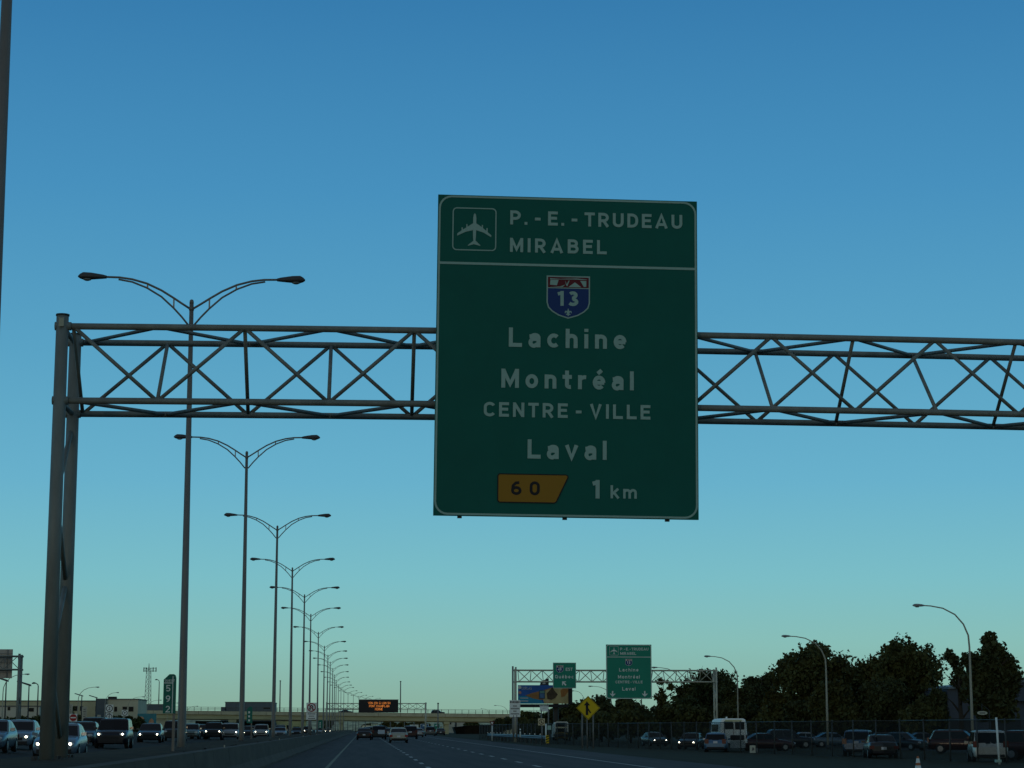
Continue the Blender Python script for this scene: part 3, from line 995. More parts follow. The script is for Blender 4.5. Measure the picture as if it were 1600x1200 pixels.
def flood(px, py, Y, label, d=-1):
    a = at(px, py, Y)
    o = thing('floodlight_post', label, 'floodlight', (a.x, Y, -.45), 0, 'shoebox floodlights over the left car lots')
    h = a.z + .45
    MB().tube([(0, 0, 0), (0, 0, h)], [.14, .09], 8).build('pole', dark_steel, o)
    m = MB()
    s = Y / 350
    k = abs(d)
    m.prism([(.3 * s * k, h - .25 * k), (.3 * s * k, h + .05 * k), (d * 1.9 * s, h + .7 * s * k), (d * 2.0 * s, h + .5 * s * k)], -.5, .5)
    m.build('lamp_head', lum_grey, o)
flood(10, 1063, 330, 'floodlight tilted down at the far left edge')
flood(45.5, 1070, 350, 'floodlight between distant gantry post and big gantry column')
flood(128, 1087, 420, 'small floodlight pole right of the big gantry column', -.6)
flood(150.5, 1090, 440, 'small floodlight at the left corner of the beige building', -.6)

# ------------------------------------------------------------------ kilometre markers
def km_marker(px0, px1, ptop, pbot, Y, label, full=True):
    a, b = at(px0, ptop, Y), at(px1, pbot, Y)
    W, H = b.x - a.x, a.z - b.z
    xc = (a.x + b.x) / 2
    o = thing('kilometre_marker', label, 'road sign', (xc, Y, .8), 0, 'green kilometre markers in the median')
    z1, z0 = a.z - .8, b.z - .8
    m = MB()
    m.prism([(-W / 2, z0), (W / 2, z0), (W / 2, z1 - .1 * H), (W / 2 - .06 * W, z1 - .03 * H), (W / 2 - .2 * W, z1), (-.05 * W, z1), (-W / 2, z1 - .14 * H)], 0, .012)
    pnl = m.build('panel', mat('marker_green', (.003, .15, .11), .5), o)
    MB().box((W * .36, .035, (z1 - .1) / 2 - .05), (.06, .045, z1 - .02)).build('post', steel_pole, o)
    if full:
        m = MB()
        ribbon(m, [(-W / 2 + .01, z1 - .225 * H), (W * .2, z1 - .225 * H)], H * .022, -.003)
        ribbon(m, [(W * .23, z0 + .01), (W * .23, z1 - .05 * H)], H * .02, -.004)
        text(m, 'OUEST', -.02 * W, z1 - .165 * H, W * .78, H * .055, -.005, .18)
        for i, ch in enumerate('592'):
            text(m, ch, -.12 * W, z1 - (.36 + .265 * i) * H, .5 * W, .165 * H, -.005, .15)
        m.build('lettering', sign_white_b, pnl)
    else:
        m = MB()
        for i in range(3):
            m.box((-.08 * W, -.004, z1 - (.35 + .24 * i) * H), (.3 * W, .004, .12 * H))
        m.build('lettering', sign_white_b, pnl)
    return o
km_marker(256, 274.2, 1053.3, 1114.8, 47, 'green kilometre marker reading 592 beside the nearest double lamp pole')
km_marker(386, 394, 1104, 1130, 112, 'small green kilometre marker between second and third double lamp poles', False)
km_marker(497.5, 504, 1125, 1138, 235, 'tiny green kilometre marker near the overpass pier', False)

# ------------------------------------------------------------------ smaller road signs
def posts(o, xs, z0, z1, r=.04, y=.06):
    for x in xs:
        MB().tube([(x, y, z0), (x, y, z1)], r, 8).build('post', steel_pole, o)
def ring_pts(cx, cz, r, n=24):
    return [(cx + r * math.cos(2 * math.pi * i / n), cz + r * math.sin(2 * math.pi * i / n)) for i in range(n)]

# no U-turn
Y = 160
a, b = at(478.8, 1098, Y), at(494.2, 1124.5, Y)
W = b.x - a.x
o = thing('no_u_turn_sign', 'white no U-turn sign with a text plate standing on the median', 'road sign', ((a.x + b.x) / 2, Y, .8))
z1, z0 = a.z - .8, b.z - .8
zm = at(478, 1113, Y).z - .8
MB().box((0, .01, (z1 + zm) / 2 + .01), (W, .02, z1 - zm - .02)).build('panel', sign_white_b, o)
m = MB(); p = ring_pts(0, (z1 + zm) / 2 + .01, W * .38); ribbon(m, p + [p[0]], W * .09, -.006)
ribbon(m, [(-W * .27, zm + W * .75), (W * .27, zm + W * .2)], W * .08, -.008)
m.build('prohibition_ring', mat('ring_red', (.3, .02, .025), .5), o)
m = MB(); ribbon(m, [(W * .14, zm + W * .2), (W * .14, zm + W * .52)] + arc(0, zm + W * .52, W * .14, W * .14, 0, 180)[1:] + [(-W * .14, zm + W * .36)], W * .09, -.004)
flat(m, [(-W * .27, zm + W * .38), (-W * .14, zm + W * .2), (-W * .01, zm + W * .38)], -.005)
m.build('u_turn_arrow', sign_black, o)
pl = MB().box((0, .01, (zm + z0) / 2 - .01), (W, .02, zm - z0 - .03)).build('text_plate', sign_white_b, o)
m = MB()
for i, kk in enumerate((.7, .5, .66)):
    x = -W * kk / 2
    while x < W * kk / 2:
        l_ = rnd.uniform(.06, .12) * W
        m.box((x + l_ / 2, -.004, zm - .12 - .17 * i), (l_ * .8, .003, .07)); x += l_
m.build('lettering', mat('ink_grey', (.12, .12, .12), .6), pl)
posts(o, [-.02], 0, zm, .045)

# merge sign
Y = 160
cM = at(919, 1106, Y)
hd = (at(937.6, 1106, Y).x - at(900.4, 1106, Y).x) / 2
bz = at(916, 1166, Y).z
o = thing('merge_sign', 'yellow diamond sign with a black merging arrow beside the right shoulder', 'road sign', (cM.x, Y, bz))
cz_ = cM.z - bz
dm = [(0, cz_ + hd), (-hd, cz_), (0, cz_ - hd), (hd, cz_)]
MB().prism(dm, 0, .03).build('panel', sign_yellow, o)
m = MB(); dd = [(x * .94, cz_ + (z - cz_) * .94) for x, z in dm]; ribbon(m, dd + [dd[0]], hd * .03, -.005)
ribbon(m, [(-hd * .1, cz_ - hd * .6), (-hd * .1, cz_ + hd * .3)], hd * .21, -.006)
flat(m, [(-hd * .36, cz_ + hd * .2), (hd * .16, cz_ + hd * .2), (-hd * .1, cz_ + hd * .55)], -.007)
ribbon(m, [(hd * .2, cz_ - hd * .42), (-hd * .08, cz_ + hd * .02)], hd * .12, -.008)
m.build('arrow', sign_black, o)
posts(o, [-hd * .5, hd * .42], -.3, cz_ - hd * .4, .055)
MB().tube([(-hd * .08, .16, -.3), (-hd * .08, .16, cz_ - hd * .8)], .045, 8).build('post', steel_pole, o)

# white regulatory sign on twin posts
def text_sign(name, label, x0, y0, x1, y1, Y, ybase, rows, header, pxs):
    a, b = at(x0, y0, Y), at(x1, y1, Y)
    W, H = b.x - a.x, a.z - b.z
    zb_ = at(x0, ybase, Y).z
    o = thing(name, label, 'road sign', ((a.x + b.x) / 2, Y, zb_))
    z1, z0 = a.z - zb_, b.z - zb_
    pn = MB().box((0, .02, (z0 + z1) / 2), (W, .04, H)).build('panel', sign_white_b, o)
    m = MB()
    if header:
        zz0, zz1 = z1 - H * .18, z1 - H * .04
        x = -W * .46
        while x < W * .42:
            l_ = W * rnd.uniform(.08, .16)
            m.box((x + l_ / 2, -.008, (zz0 + zz1) / 2), (l_ * .85, .006, (zz1 - zz0) * rnd.uniform(.6, 1)))
            x += l_ * 1.15
    if header:
        m.build('header', mat('ink_grey', (.12, .12, .12), .6), pn)
    for i in range(rows):
        m = MB()
        kk = (.36, .8, .3, .8, .5)[i % 5]
        zz = z1 - H * (.3 + .62 * (i + .3) / rows)
        x = -W * kk / 2
        while x < W * kk / 2:
            l_ = W * .075
            m.box((x + l_ / 2, -.006, zz), (l_ * .66, .004, H * .075)); x += l_
        m.build('lettering', mat('ink_grey', (.12, .12, .12), .6), pn)
    posts(o, [(at(q_, 1120, Y).x - (a.x + b.x) / 2) for q_ in pxs], -.3, z0 + .2, .075)
text_sign('regulatory_sign', 'tall white sign with black header and four rows of text left of the billboard', 796.2, 1094, 812.8, 1120.3, 205, 1150, 4, True, (802.5, 807.5))
text_sign('lane_sign', 'small white sign with black top strip before the trees under the billboard', 843.5, 1102, 857, 1111.5, 260, 1150, 1, True, (846, 857))

# no-pedestrian sign
Y = 190
a, b = at(840.8, 1122.6, Y), at(851.3, 1133.3, Y)
W = b.x - a.x
bz = at(846, 1154, Y).z
o = thing('prohibition_sign', 'small square white prohibition sign with a dark ring above the guard rail', 'road sign', ((a.x + b.x) / 2, Y, bz))
zc = (a.z + b.z) / 2 - bz
MB().box((0, .015, zc), (W, .03, W)).build('panel', mat('sign_cream', (.62, .56, .36), .5), o)
m = MB(); p = ring_pts(0, zc, W * .37); ribbon(m, p + [p[0]], W * .1, -.006); ribbon(m, [(-W * .24, zc + W * .24), (W * .24, zc - W * .24)], W * .08, -.008)
m.build('prohibition_ring', mat('ring_dark', (.06, .03, .02), .5), o)
m = MB(); ribbon(m, [(0, zc + W * .12), (0, zc - W * .02), (-W * .1, zc - W * .2)], W * .1, -.005); ribbon(m, [(0, zc - W * .02), (W * .1, zc - W * .2)], W * .08, -.0055); flat(m, ring_pts(0, zc + W * .19, W * .06, 10), -.005)
m.build('walking_figure', sign_black, o)
posts(o, [0.05], -.2, zc - W * .5, .05)

# arrow sign cluster beside it
o = thing('hazard_marker', 'short white post with a small square plate right of the prohibition sign', 'road sign', (at(853, 1130, 185).x, 185, at(853, 1160, 185).z))
zz = lambda py: at(853, py, 185).z - at(853, 1160, 185).z
MB().tube([(0, 0, 0), (0, 0, zz(1131))], .06, 8).build('post', sign_white_b, o)
MB().box((.3, -.03, zz(1137)), (.34, .02, .38)).build('plate', sign_white, o)
m = MB(); m.box((.12, -.06, zz(1155)), (.3, .02, .7)); m.build('striped_board', sign_yellow, o)
m = MB()
for i in range(3):
    m.prism([(-.03, zz(1155) - .32 + .22 * i), (.27, zz(1155) - .2 + .22 * i), (.27, zz(1155) - .1 + .22 * i), (-.03, zz(1155) - .22 + .22 * i)], -.078, -.073)
m.build('stripe', sign_black, o)

# yield-like sign
Y = 240
a = at(769, 1130, Y)
bz = at(769, 1153, Y).z
o = thing('yield_sign', 'small white and red triangular sign on a thin white post below the overpass end', 'road sign', (a.x, Y, bz))
zc = a.z - bz
MB().prism([(-.28, zc + .2), (0, zc - .3), (.28, zc + .2)], 0, .02).build('panel', sign_white_b, o)
m = MB(); ribbon(m, [(-.24, zc + .17), (0, zc - .25), (.24, zc + .17), (-.24, zc + .17)], .1, -.006); m.build('red_border', sign_red, o)
MB().tube([(0, .05, -.3), (0, .05, zc + .1)], .06, 8).build('post', sign_white_b, o)
o = thing('marker_post', 'slim white marker post at the left end of the guard rail beneath the regulatory sign', 'post', (at(813, 1140, 200).x, 200, at(813, 1152, 200).z))
MB().tube([(0, 0, 0), (0, 0, .8), (0, 0, .82)], [.07, .06, .02], 10).build('post_body', sign_white_b, o)
MB().tube([(0, 0, .55), (0, 0, .68)], .066, 10).build('band', sign_black, o)

# no-entry sign, circles, panels on the left
def left_round(px, py, d, Y, label, kind):
    a = at(px, py, Y)
    r = (at(px + d / 2, py, Y).x - a.x)
    o = thing('no_entry_sign' if kind == 'entry' else 'speed_sign', label, 'road sign', (a.x, Y, -.3))
    zc = a.z + .3
    MB().box((0, .02, zc), (2 * r, .04, 2 * r)).build('panel', sign_white_b, o)
    m = MB()
    if kind == 'entry':
        flat(m, ring_pts(0, zc, r * .92), -.008)
        m.build('red_disc', mat('entry_red', (.36, .012, .012), .5), o)
        m = MB(); m.box((0, -.016, zc), (r * 1.4, .008, r * .3)); m.build('white_bar', sign_white_b, o)
    else:
        p = ring_pts(0, zc, r * .78); ribbon(m, p + [p[0]], r * .2, -.01)
        if kind == 'two':
            text(m, '2', 0, zc, r * .6, r * .75, -.01, .2)
        else:
            ribbon(m, [(0, zc - r * .4), (0, zc + r * .1)], r * .2, -.01); flat(m, [(-r * .3, zc + r * .05), (r * .3, zc + r * .05), (0, zc + r * .45)], -.012)
        m.build('ring', sign_black, o)
    posts(o, [0], 0, zc - r, .05)
left_round(114.5, 1121.3, 12, 215, 'white no-entry sign with a red disc just right of the big gantry column', 'entry')
left_round(171, 1107, 12, 240, 'upper round-symbol white sign above the dark oncoming SUV', 'two')
left_round(170.6, 1120, 11, 243, 'lower round-symbol white sign just over the dark oncoming SUV roof', 'arrow')
left_round(195, 1114, 9.5, 300, 'white round-symbol sign under the windows of the beige building', 'arrow')
def left_panel(x0, y0, x1, y1, Y, label):
    a, b = at(x0, y0, Y), at(x1, y1, Y)
    o = thing('banner_sign', label, 'sign', ((a.x + b.x) / 2, Y, -.3), 0, 'pale upright banner signs on the left')
    zc = (a.z + b.z) / 2 + .3
    W, H = b.x - a.x, a.z - b.z
    MB().box((0, 0, zc), (W, .08, H)).build('panel', mat('banner_pale', (.42, .42, .34), .6, noise=.2, scale=2), o)
    for i in range(5):
        m = MB().box((0, -.045, zc + H * (.32 - .16 * i)), (W * rnd.uniform(.3, .6), .006, H * .05))
        m.build('lettering', mat('ink_grey', (.12, .12, .12), .6), o)
    posts(o, [-W * .35, W * .35], 0, zc - H * .45, .06, .07)
left_panel(107.5, 1100, 113, 1117, 260, 'pale upright banner sign hugging the right side of the big gantry column')
left_panel(128.5, 1104, 135, 1127.5, 250, 'tall pale upright banner sign in front of the beige building')
left_panel(152, 1117, 157, 1128, 270, 'short pale upright banner sign left of the round-symbol signs')
# colourful hoarding
a, b = at(215, 1115, 430), at(244, 1133, 430)
o = thing('billboard', 'teal advertising hoarding with orange and white figures behind the oncoming cars', 'billboard', ((a.x + b.x) / 2, 430, -.3))
W, H = b.x - a.x, a.z - b.z
zc = (a.z + b.z) / 2 + .3
MB().box((0, 0, zc), (W, .2, H)).build('panel', mat('hoarding_teal', (.03, .2, .24), .5, noise=.3, scale=.8), o)
m = MB()
flat(m, [(.1 * W, zc - H * .45), (.4 * W, zc - H * .45), (.36 * W, zc - .1 * H), (.25 * W, zc + .1 * H), (.12 * W, zc - .1 * H)], -.12)
flat(m, ring_pts(-.3 * W, zc, H * .25, 12), -.12)
m.build('picture', mat('hoarding_orange', (.5, .26, .14), .6, noise=.5, scale=1.2), o)
posts(o, [-W * .4, W * .4], 0, zc - H * .4, .15, .2)

# signs beneath the overpass, far beyond it
def far_sign(x0, y0, x1, y1, Y, m_, label):
    a, b = at(x0, y0, Y), at(x1, y1, Y)
    W, H = b.x - a.x, a.z - b.z
    o = thing('direction_sign', label, 'road sign', ((a.x + b.x) / 2, Y, -.45))
    zc = (a.z + b.z) / 2 + .45
    MB().box((0, 0, zc), (W, .2, H)).build('panel', m_, o)
    m = MB(); frame(m, -W / 2 + .1, W / 2 - .1, zc - H / 2 + .1, zc + H / 2 - .1, .2, .12, -.11)
    flat(m, [(-W * .3, zc + H * .1), (W * .3, zc + H * .1), (W * .1, zc + H * .28), (-W * .1, zc + H * .28)], -.11)
    m.build('border', sign_white_b, o)
    posts(o, [-W * .3, W * .3], 0, zc - H * .4, .14, .2)
far_sign(677.5, 1130, 687.5, 1141, 800, mat('far_green', (.02, .26, .16), .5), 'tiny bright green sign seen under the overpass beside its right pier')
far_sign(656.5, 1131, 670, 1140, 820, mat('far_blue', (.05, .13, .24), .5), 'tiny blue sign seen under the overpass left of the green one')

# ------------------------------------------------------------------ billboard
YB = 330.0
a, b = at(809.5, 1070.5, YB), at(888, 1099.5, YB)
W, H = b.x - a.x, a.z - b.z
o = thing('billboard', 'wide blue and orange advertising billboard behind the left end of the distant gantry', 'billboard', ((a.x + b.x) / 2, YB, -.45))
zc = (a.z + b.z) / 2 + .45
ad = MB().box((0, .2, zc), (W, .4, H)).build('advert_face', mat('ad_blue', (.015, .1, .36), .5, noise=.2, scale=.5), o)
def U(u, v): return (-W / 2 + u * W, zc + H / 2 - v * H)
def adp(poly, m_, d, nm='artwork'):
    mm = MB(); flat(mm, [U(*q_) for q_ in poly], -.02 * d); return mm.build(nm, m_, ad)
adp([(0, .58), (.2, .6), (.45, .8), (.52, 1), (0, 1)], mat('ad_cyan', (.008, .24, .4), .5), 1)
adp([(.14, .56), (.28, .42), (.5, .28), (.7, .1), (.78, .06), (.82, .2), (.6, .75), (.45, .8), (.3, .72)], mat('ad_orange', (.33, .16, .05), .5, noise=.3, scale=.4), 2)
adp([(.55, .3), (.78, .06), (1, .1), (1, 1), (.52, 1), (.5, .8)], mat('ad_sand', (.4, .33, .15), .5, noise=.3, scale=.5), 3)
adp([(.84, .3), (.92, .1), (.99, .12), (1, .35), (.93, .6), (.86, .66)], mat('ad_rust', (.3, .13, .03), .5, noise=.3, scale=.5), 4)
adp([(.42, .28), (.535, .28), (.535, .74), (.41, .74)], mat('ad_frame', (.03, .06, .07), .5), 5)
adp([(.43, .45), (.525, .45), (.525, .7), (.43, .7)], mat('ad_picture', (.06, .15, .3), .5, noise=.4, scale=1), 6)
adp([(.43, .31), (.525, .31), (.525, .43), (.43, .43)], mat('ad_teal', (.1, .25, .22), .5), 6)
adp([(.62, .3), (.68, .1), (.72, .28), (.79, .5), (.74, .7), (.66, .8), (.58, .74), (.57, .45)], mat('ad_dark', (.06, .04, .02), .6, noise=.6, scale=1.5), 6)
adp([(.53, .84), (.6, .8), (.64, .9), (.56, 1)], mat('ad_cream', (.5, .35, .2), .5), 7)
mm = MB(); x, z = U(.17, .17); text(mm, 'CURLAS', x, z, W * .2, H * .15, -.16, .13)
for i in range(2):
    x, z = U(.12, .7 + .16 * i); mm.box((x, -.15, z), (W * .16, .01, H * .04))
x, z = U(.03, .12); flat(mm, ring_pts(x, z, H * .09, 14), -.15)
mm.build('lettering', mat('ad_white', (.55, .58, .55), .5), ad)
x, z = U(.035, .4); mm = MB(); flat(mm, ring_pts(x, z, H * .08, 14), -.15); mm.build('artwork', mat('ad_badge', (.5, .24, .16), .5), ad)
# cut-out on top, dark end box, apron and column
q0, q1 = at(843.5, 1064.5, YB), at(857.5, 1071, YB)
xo = (a.x + b.x) / 2
mm = MB(); mm.prism([(q0.x - xo, q1.z + .45), (q1.x - xo, q1.z + .45), (q1.x - xo, at(857, 1059.5, YB).z + .45), (q0.x - xo + .2, q0.z + .45)], .02, .35); ex = mm.build('top_extension', mat('ad_extension', (.03, .04, .045), .5), o)
mm = MB(); text(mm, '66', at(850, 1067, YB).x - xo, at(850, 1067.2, YB).z + .45, .42, .34, -.01, .2); mm.build('lettering', sign_white_b, ex)
MB().box((W / 2 + .33, .3, zc + .02), (.62, 1.0, H + .2)).build('end_box', trim, o)
MB().box((0, .3, zc - H / 2 - .33), (W, .9, .5)).build('catwalk', trim, o)
MB().tube([(W * .26, .7, 0), (W * .26, .7, zc - H * .4)], .45, 14).build('column', mat('billboard_column', (.05, .045, .035), .7), o)

# ------------------------------------------------------------------ guard rail
gr = thing('guard_rail', 'low steel guard rail with pale reflectors along the right shoulder near the merge sign', 'guard rail', (14.0, 200, 0))
G0, G1 = at(768, 1157, 250), at(853, 1163, 190)
y0, y1 = 268, 188
xa, xb = at(762, 1150, y0).x, at(853, 1150, y1).x
mm = MB()
n = 14
Pp = [(xa + (xb - xa) * i / n - 14, y0 + (y1 - y0) * i / n - 200) for i in range(n + 1)]
rings = []
for (x, y_) in Pp:
    rings.append([(x, y_, .42), (x - .05, y_, .5), (x, y_, .56), (x - .05, y_, .64), (x, y_, .74), (x + .02, y_, .74), (x + .02, y_, .42)])
mm.loft(rings, smooth=False)
mm.build('rail_beam', mat('rail_steel', (.12, .14, .17), .5, .4), gr)
for i in range(n + 1):
    MB().box((Pp[i][0] + .12, Pp[i][1], .2), (.14, .16, 1.0)).build('post', dark_steel, gr)
    MB().box((Pp[i][0], Pp[i][1], .85), (.1, .05, .1)).build('reflector', sign_white_b, gr)

# ------------------------------------------------------------------ maintenance truck with chevron back
Y = 255
a, b = at(867.3, 1127.5, Y), at(888.6, 1157, Y)
W = b.x - a.x
o = thing('utility_truck', 'small utility truck with a white framed open back and chevron striped tailgate', 'truck', ((a.x + b.x) / 2, Y, b.z))
H = a.z - b.z
wtm = mat('truck_white', (.62, .66, .6), .5)
mm = MB()
p_ = rrect(-W / 2 + .06, W / 2 - .06, .75, H - .06, .2)
mm.loft([[(x, y_, z) for x, z in p_] for y_ in (.5, 2.9)], cap=False)
mm.build('box_body', wtm, o)
mm = MB(); ribbon(mm, p_ + [p_[0]], .13, .45); mm.build('rear_frame', wtm, o)
MB().box((0, .5, H - .72), (W - .25, .06, .16)).build('cross_bar', mat('truck_bar', (.7, .66, .42), .5), o)
MB().box((0, 2.6, H / 2 + .3), (W - .3, .1, H - .9)).build('bulkhead', trim, o)
MB().box((0, 1.6, .62), (W * .9, 3.4, .24)).build('chassis', trim, o)
tg = MB().box((0, .4, .62), (W * .98, .08, .85)).build('tailgate', mat('tailgate_dark', (.05, .05, .035), .6), o)
mm = MB()
for i in range(3):
    zz_ = .3 + .27 * i
    for s in (-1, 1):
        mm.prism([(0, zz_ + .1), (s * W * .47, zz_ - .1), (s * W * .47, zz_ + .02), (0, zz_ + .22)][::s], .345, .35)
mm.build('chevron', mat('chevron_yellow', (.16, .12, .02), .5), tg)
MB().loft([[(x, 3.2, .4), (x2, 3.2, .4), (x2 * .95, 3.2, H - .3), (x * .95, 3.2, H - .3)] for x, x2 in ((-W / 2, W / 2),)] + [[(-W / 2, 5, .4), (W / 2, 5, .4), (W / 2 * .9, 4.7, H - .4), (-W / 2 * .9, 4.7, H - .4)]], smooth=False).build('cab', wtm, o)
for sx_ in (-1, 1):
    for yy in (.9, 3.8):
        MB().wheel((sx_ * (W / 2 - .15), yy, .36), .36, .22).build('wheel', rubber, o)

# ------------------------------------------------------------------ cars
KINDS = {
    'sedan': dict(L=4.6, W=1.8, H=1.45, body=[(-2.3, .74, .36, .62), (-2.24, .86, .26, .7), (-2.05, .95, .2, .77), (-1.5, .99, .2, .86), (-.95, 1, .2, .93), (0, 1, .2, .95), (1.2, 1, .2, .97), (1.7, .99, .22, 1.0), (2.1, .95, .26, .98), (2.25, .88, .32, .9), (2.3, .78, .4, .74)],
                  cab=(-1.05, 1.8, -.25, 1.0, .74), hl=(.68, .62), tl=(.82, .68), wb=(-1.4, 1.35), wr=.32),
    'suv': dict(L=4.6, W=1.88, H=1.72, body=[(-2.3, .76, .42, .74), (-2.24, .88, .3, .88), (-2.05, .96, .26, .97), (-1.4, 1, .26, 1.04), (-.95, 1, .26, 1.08), (0, 1, .26, 1.09), (1.4, 1, .26, 1.11), (2.0, .98, .28, 1.11), (2.2, .93, .32, 1.06), (2.3, .84, .42, .85)],
                cab=(-1.05, 2.22, -.35, 1.85, .78), hl=(.68, .82), tl=(.82, .98), wb=(-1.4, 1.4), wr=.36),
    'minivan': dict(L=4.9, W=1.92, H=1.76, body=[(-2.45, .76, .4, .7), (-2.38, .88, .28, .82), (-2.15, .96, .24, .9), (-1.5, 1, .24, 1.02), (-.9, 1, .24, 1.06), (0, 1, .24, 1.07), (1.5, 1, .24, 1.08), (2.2, .98, .26, 1.08), (2.38, .94, .3, 1.04), (2.45, .86, .4, .8)],
                    cab=(-1.6, 2.4, -.55, 2.12, .8), hl=(.7, .74), tl=(.84, 1.0), wb=(-1.5, 1.5), wr=.34),
    'hatch': dict(L=4.0, W=1.72, H=1.5, body=[(-2.0, .75, .36, .62), (-1.94, .87, .26, .72), (-1.78, .96, .22, .8), (-1.2, 1, .22, .9), (-.7, 1, .22, .95), (.3, 1, .22, .97), (1.3, 1, .22, .98), (1.8, .97, .26, .96), (1.95, .9, .32, .88), (2.0, .8, .4, .7)],
                  cab=(-.95, 1.88, -.2, 1.35, .76), hl=(.66, .66), tl=(.76, .86), wb=(-1.25, 1.2), wr=.31),
}
PROTO = {}
def make_car(kind):
    K = KINDS[kind]
    Wd, H = K['W'] / 2, K['H']
    o = bpy.data.objects.new('car', None)
    COL.objects.link(o)
    o.empty_display_size = .3
    m = MB()
    rings = []
    for y, kw, zb_, zt_ in K['body']:
        w_ = Wd * kw
        hgt = zt_ - zb_
        half = [(0, zb_), (w_ * .8, zb_), (w_ * .94, zb_ + .12 * hgt), (w_ * 1.0, zb_ + .45 * hgt), (w_ * .985, zb_ + .72 * hgt), (w_ * .93, zt_ - .05 * hgt), (w_ * .82, zt_), (w_ * .4, zt_ + .025), (0, zt_ + .03)]
        ring = [(x, y, z) for x, z in half] + [(-x, y, z) for x, z in half[-2:0:-1]]
        rings.append(ring)
    m.loft(rings)
    # greenhouse
    yA, yB, yA2, yB2, wr = K['cab']
    def zt_at(y):
        b_ = K['body']
        for i in range(len(b_) - 1):
            if b_[i][0] <= y <= b_[i + 1][0]:
                t = (y - b_[i][0]) / (b_[i + 1][0] - b_[i][0])
                return b_[i][3] + t * (b_[i + 1][3] - b_[i][3])
        return b_[-1][3]
    wb_, wt_ = Wd * .93, Wd * wr
    zA, zB = zt_at(yA) + .0, zt_at(yB) + .0
    def cring(w_, ya, yb, za, zb__, bow):
        ym = (ya + yb) / 2
        return [(-w_, ya + bow, za), (0, ya - bow * .6, za + .015), (w_, ya + bow, za), (w_ * 1.02, ym, (za + zb__) / 2), (w_, yb - bow, zb__), (0, yb + bow * .6, zb__ + .015), (-w_, yb - bow, zb__), (-w_ * 1.02, ym, (za + zb__) / 2)]
    r0 = cring(wb_, yA, yB, zA - .03, zB - .03, .12)
    r1 = cring(wt_ + .05, yA2 - .04, yB2 + .04, H - .09, H - .09, .1)
    r2 = cring(wt_ - .03, yA2 + .1, yB2 - .1, H - .02, H - .03, .08)
    r3 = cring(wt_ * .6, yA2 + .35, yB2 - .35, H, H, .05)
    m.loft([r0, r1, r2, r3], smooth=False)
    m.build('body', trim, o)
    def pane(a, b, c, d, name, ins=.06, off=.012):
        """quad a,b (bottom) c,d (top) inset and pushed outwards"""
        A, B_, C_, D = map(Vector, (a, b, c, d))
        cen = (A + B_ + C_ + D) / 4
        nrm = (B_ - A).cross(D - A).normalized()
        if nrm.dot(cen - Vector((0, (yA + yB) / 2, 1.0))) < 0:
            nrm = -nrm
        def L2(u, v):
            return (A * (1 - u) + B_ * u) * (1 - v) + (D * (1 - u) + C_ * u) * v
        iu = ins / max((B_ - A).length, .1)
        iv = ins / max((D - A).length, .1)
        return [tuple(L2(u, v) + nrm * off) for u, v in ((iu, iv * 1.2), (1 - iu, iv * 1.2), (1 - iu, 1 - iv), (iu, 1 - iv))]
    mm = MB()
    l0, l1 = pane(r0[0], r0[1], r1[1], r1[0], ''), pane(r0[1], r0[2], r1[2], r1[1], '')
    mid0, mid1 = ((Vector(l0[1]) + Vector(l1[0])) / 2), ((Vector(l0[2]) + Vector(l1[3])) / 2)
    mm.add([l0[0], mid0, mid1, l0[3]], [(0, 1, 2, 3)]); mm.add([mid0, l1[1], l1[2], mid1], [(0, 1, 2, 3)])
    mm.build('windscreen', glass_m, o)
    mm = MB()
    l0, l1 = pane(r0[4], r0[5], r1[5], r1[4], ''), pane(r0[5], r0[6], r1[6], r1[5], '')
    mid0, mid1 = ((Vector(l0[1]) + Vector(l1[0])) / 2), ((Vector(l0[2]) + Vector(l1[3])) / 2)
    mm.add([l0[0], mid0, mid1, l0[3]], [(0, 1, 2, 3)]); mm.add([mid0, l1[1], l1[2], mid1], [(0, 1, 2, 3)])
    mm.build('rear_window', glass_m, o)
    for i, j in ((2, 3), (3, 4), (6, 7), (7, 0)):
        mm = MB(); mm.add(pane(r0[i], r0[j], r1[j], r1[i], '', .045), [(0, 1, 2, 3)])
        mm.build('side_window', glass_m, o)
    # lights, plates, wheels
    yf, yr = K['body'][0][0], K['body'][-1][0]
    hx, hz = K['hl'][0] * Wd, K['hl'][1]
    for s in (-1, 1):
        mm = MB()
        rr = []
        for dy, kk in ((.22, 1.0), (.03, 1.0), (-.015, .8)):
            rr.append([(s * hx + .17 * kk * math.cos(t) , yf + dy + .1 * abs(math.cos(t)) * 0, hz + .085 * kk * math.sin(t)) for t in [2 * math.pi * i / 12 for i in range(12)]])
        mm.loft(rr[::-1])
        hl = mm.build('headlight', head_off, o)
        mm = MB()
        mm.tube([(s * hx + .02 * s, yf - .012, hz), (s * hx + .02 * s, yf - .03, hz)], .047, 12)
        mm.build('bulb', head_off, hl)
        mm = MB(); mm.box((s * K['tl'][0] * Wd, yr - .04, K['tl'][1]), (.3, .12, .2 if kind == 'sedan' else .34)); mm.build('tail_light', tail_off, o)
        mm = MB(); mm.loft([[(s * (Wd * .97), yA + .42, zA + .02), (s * (Wd * .97), yA + .52, zA + .02), (s * (Wd * .97), yA + .52, zA + .14), (s * (Wd * .97), yA + .42, zA + .14)], [(s * (Wd + .18), yA + .38, zA + .03), (s * (Wd + .18), yA + .5, zA + .03), (s * (Wd + .18), yA + .5, zA + .17), (s * (Wd + .18), yA + .38, zA + .17)]], smooth=False); mm.build('wing_mirror', trim, o)
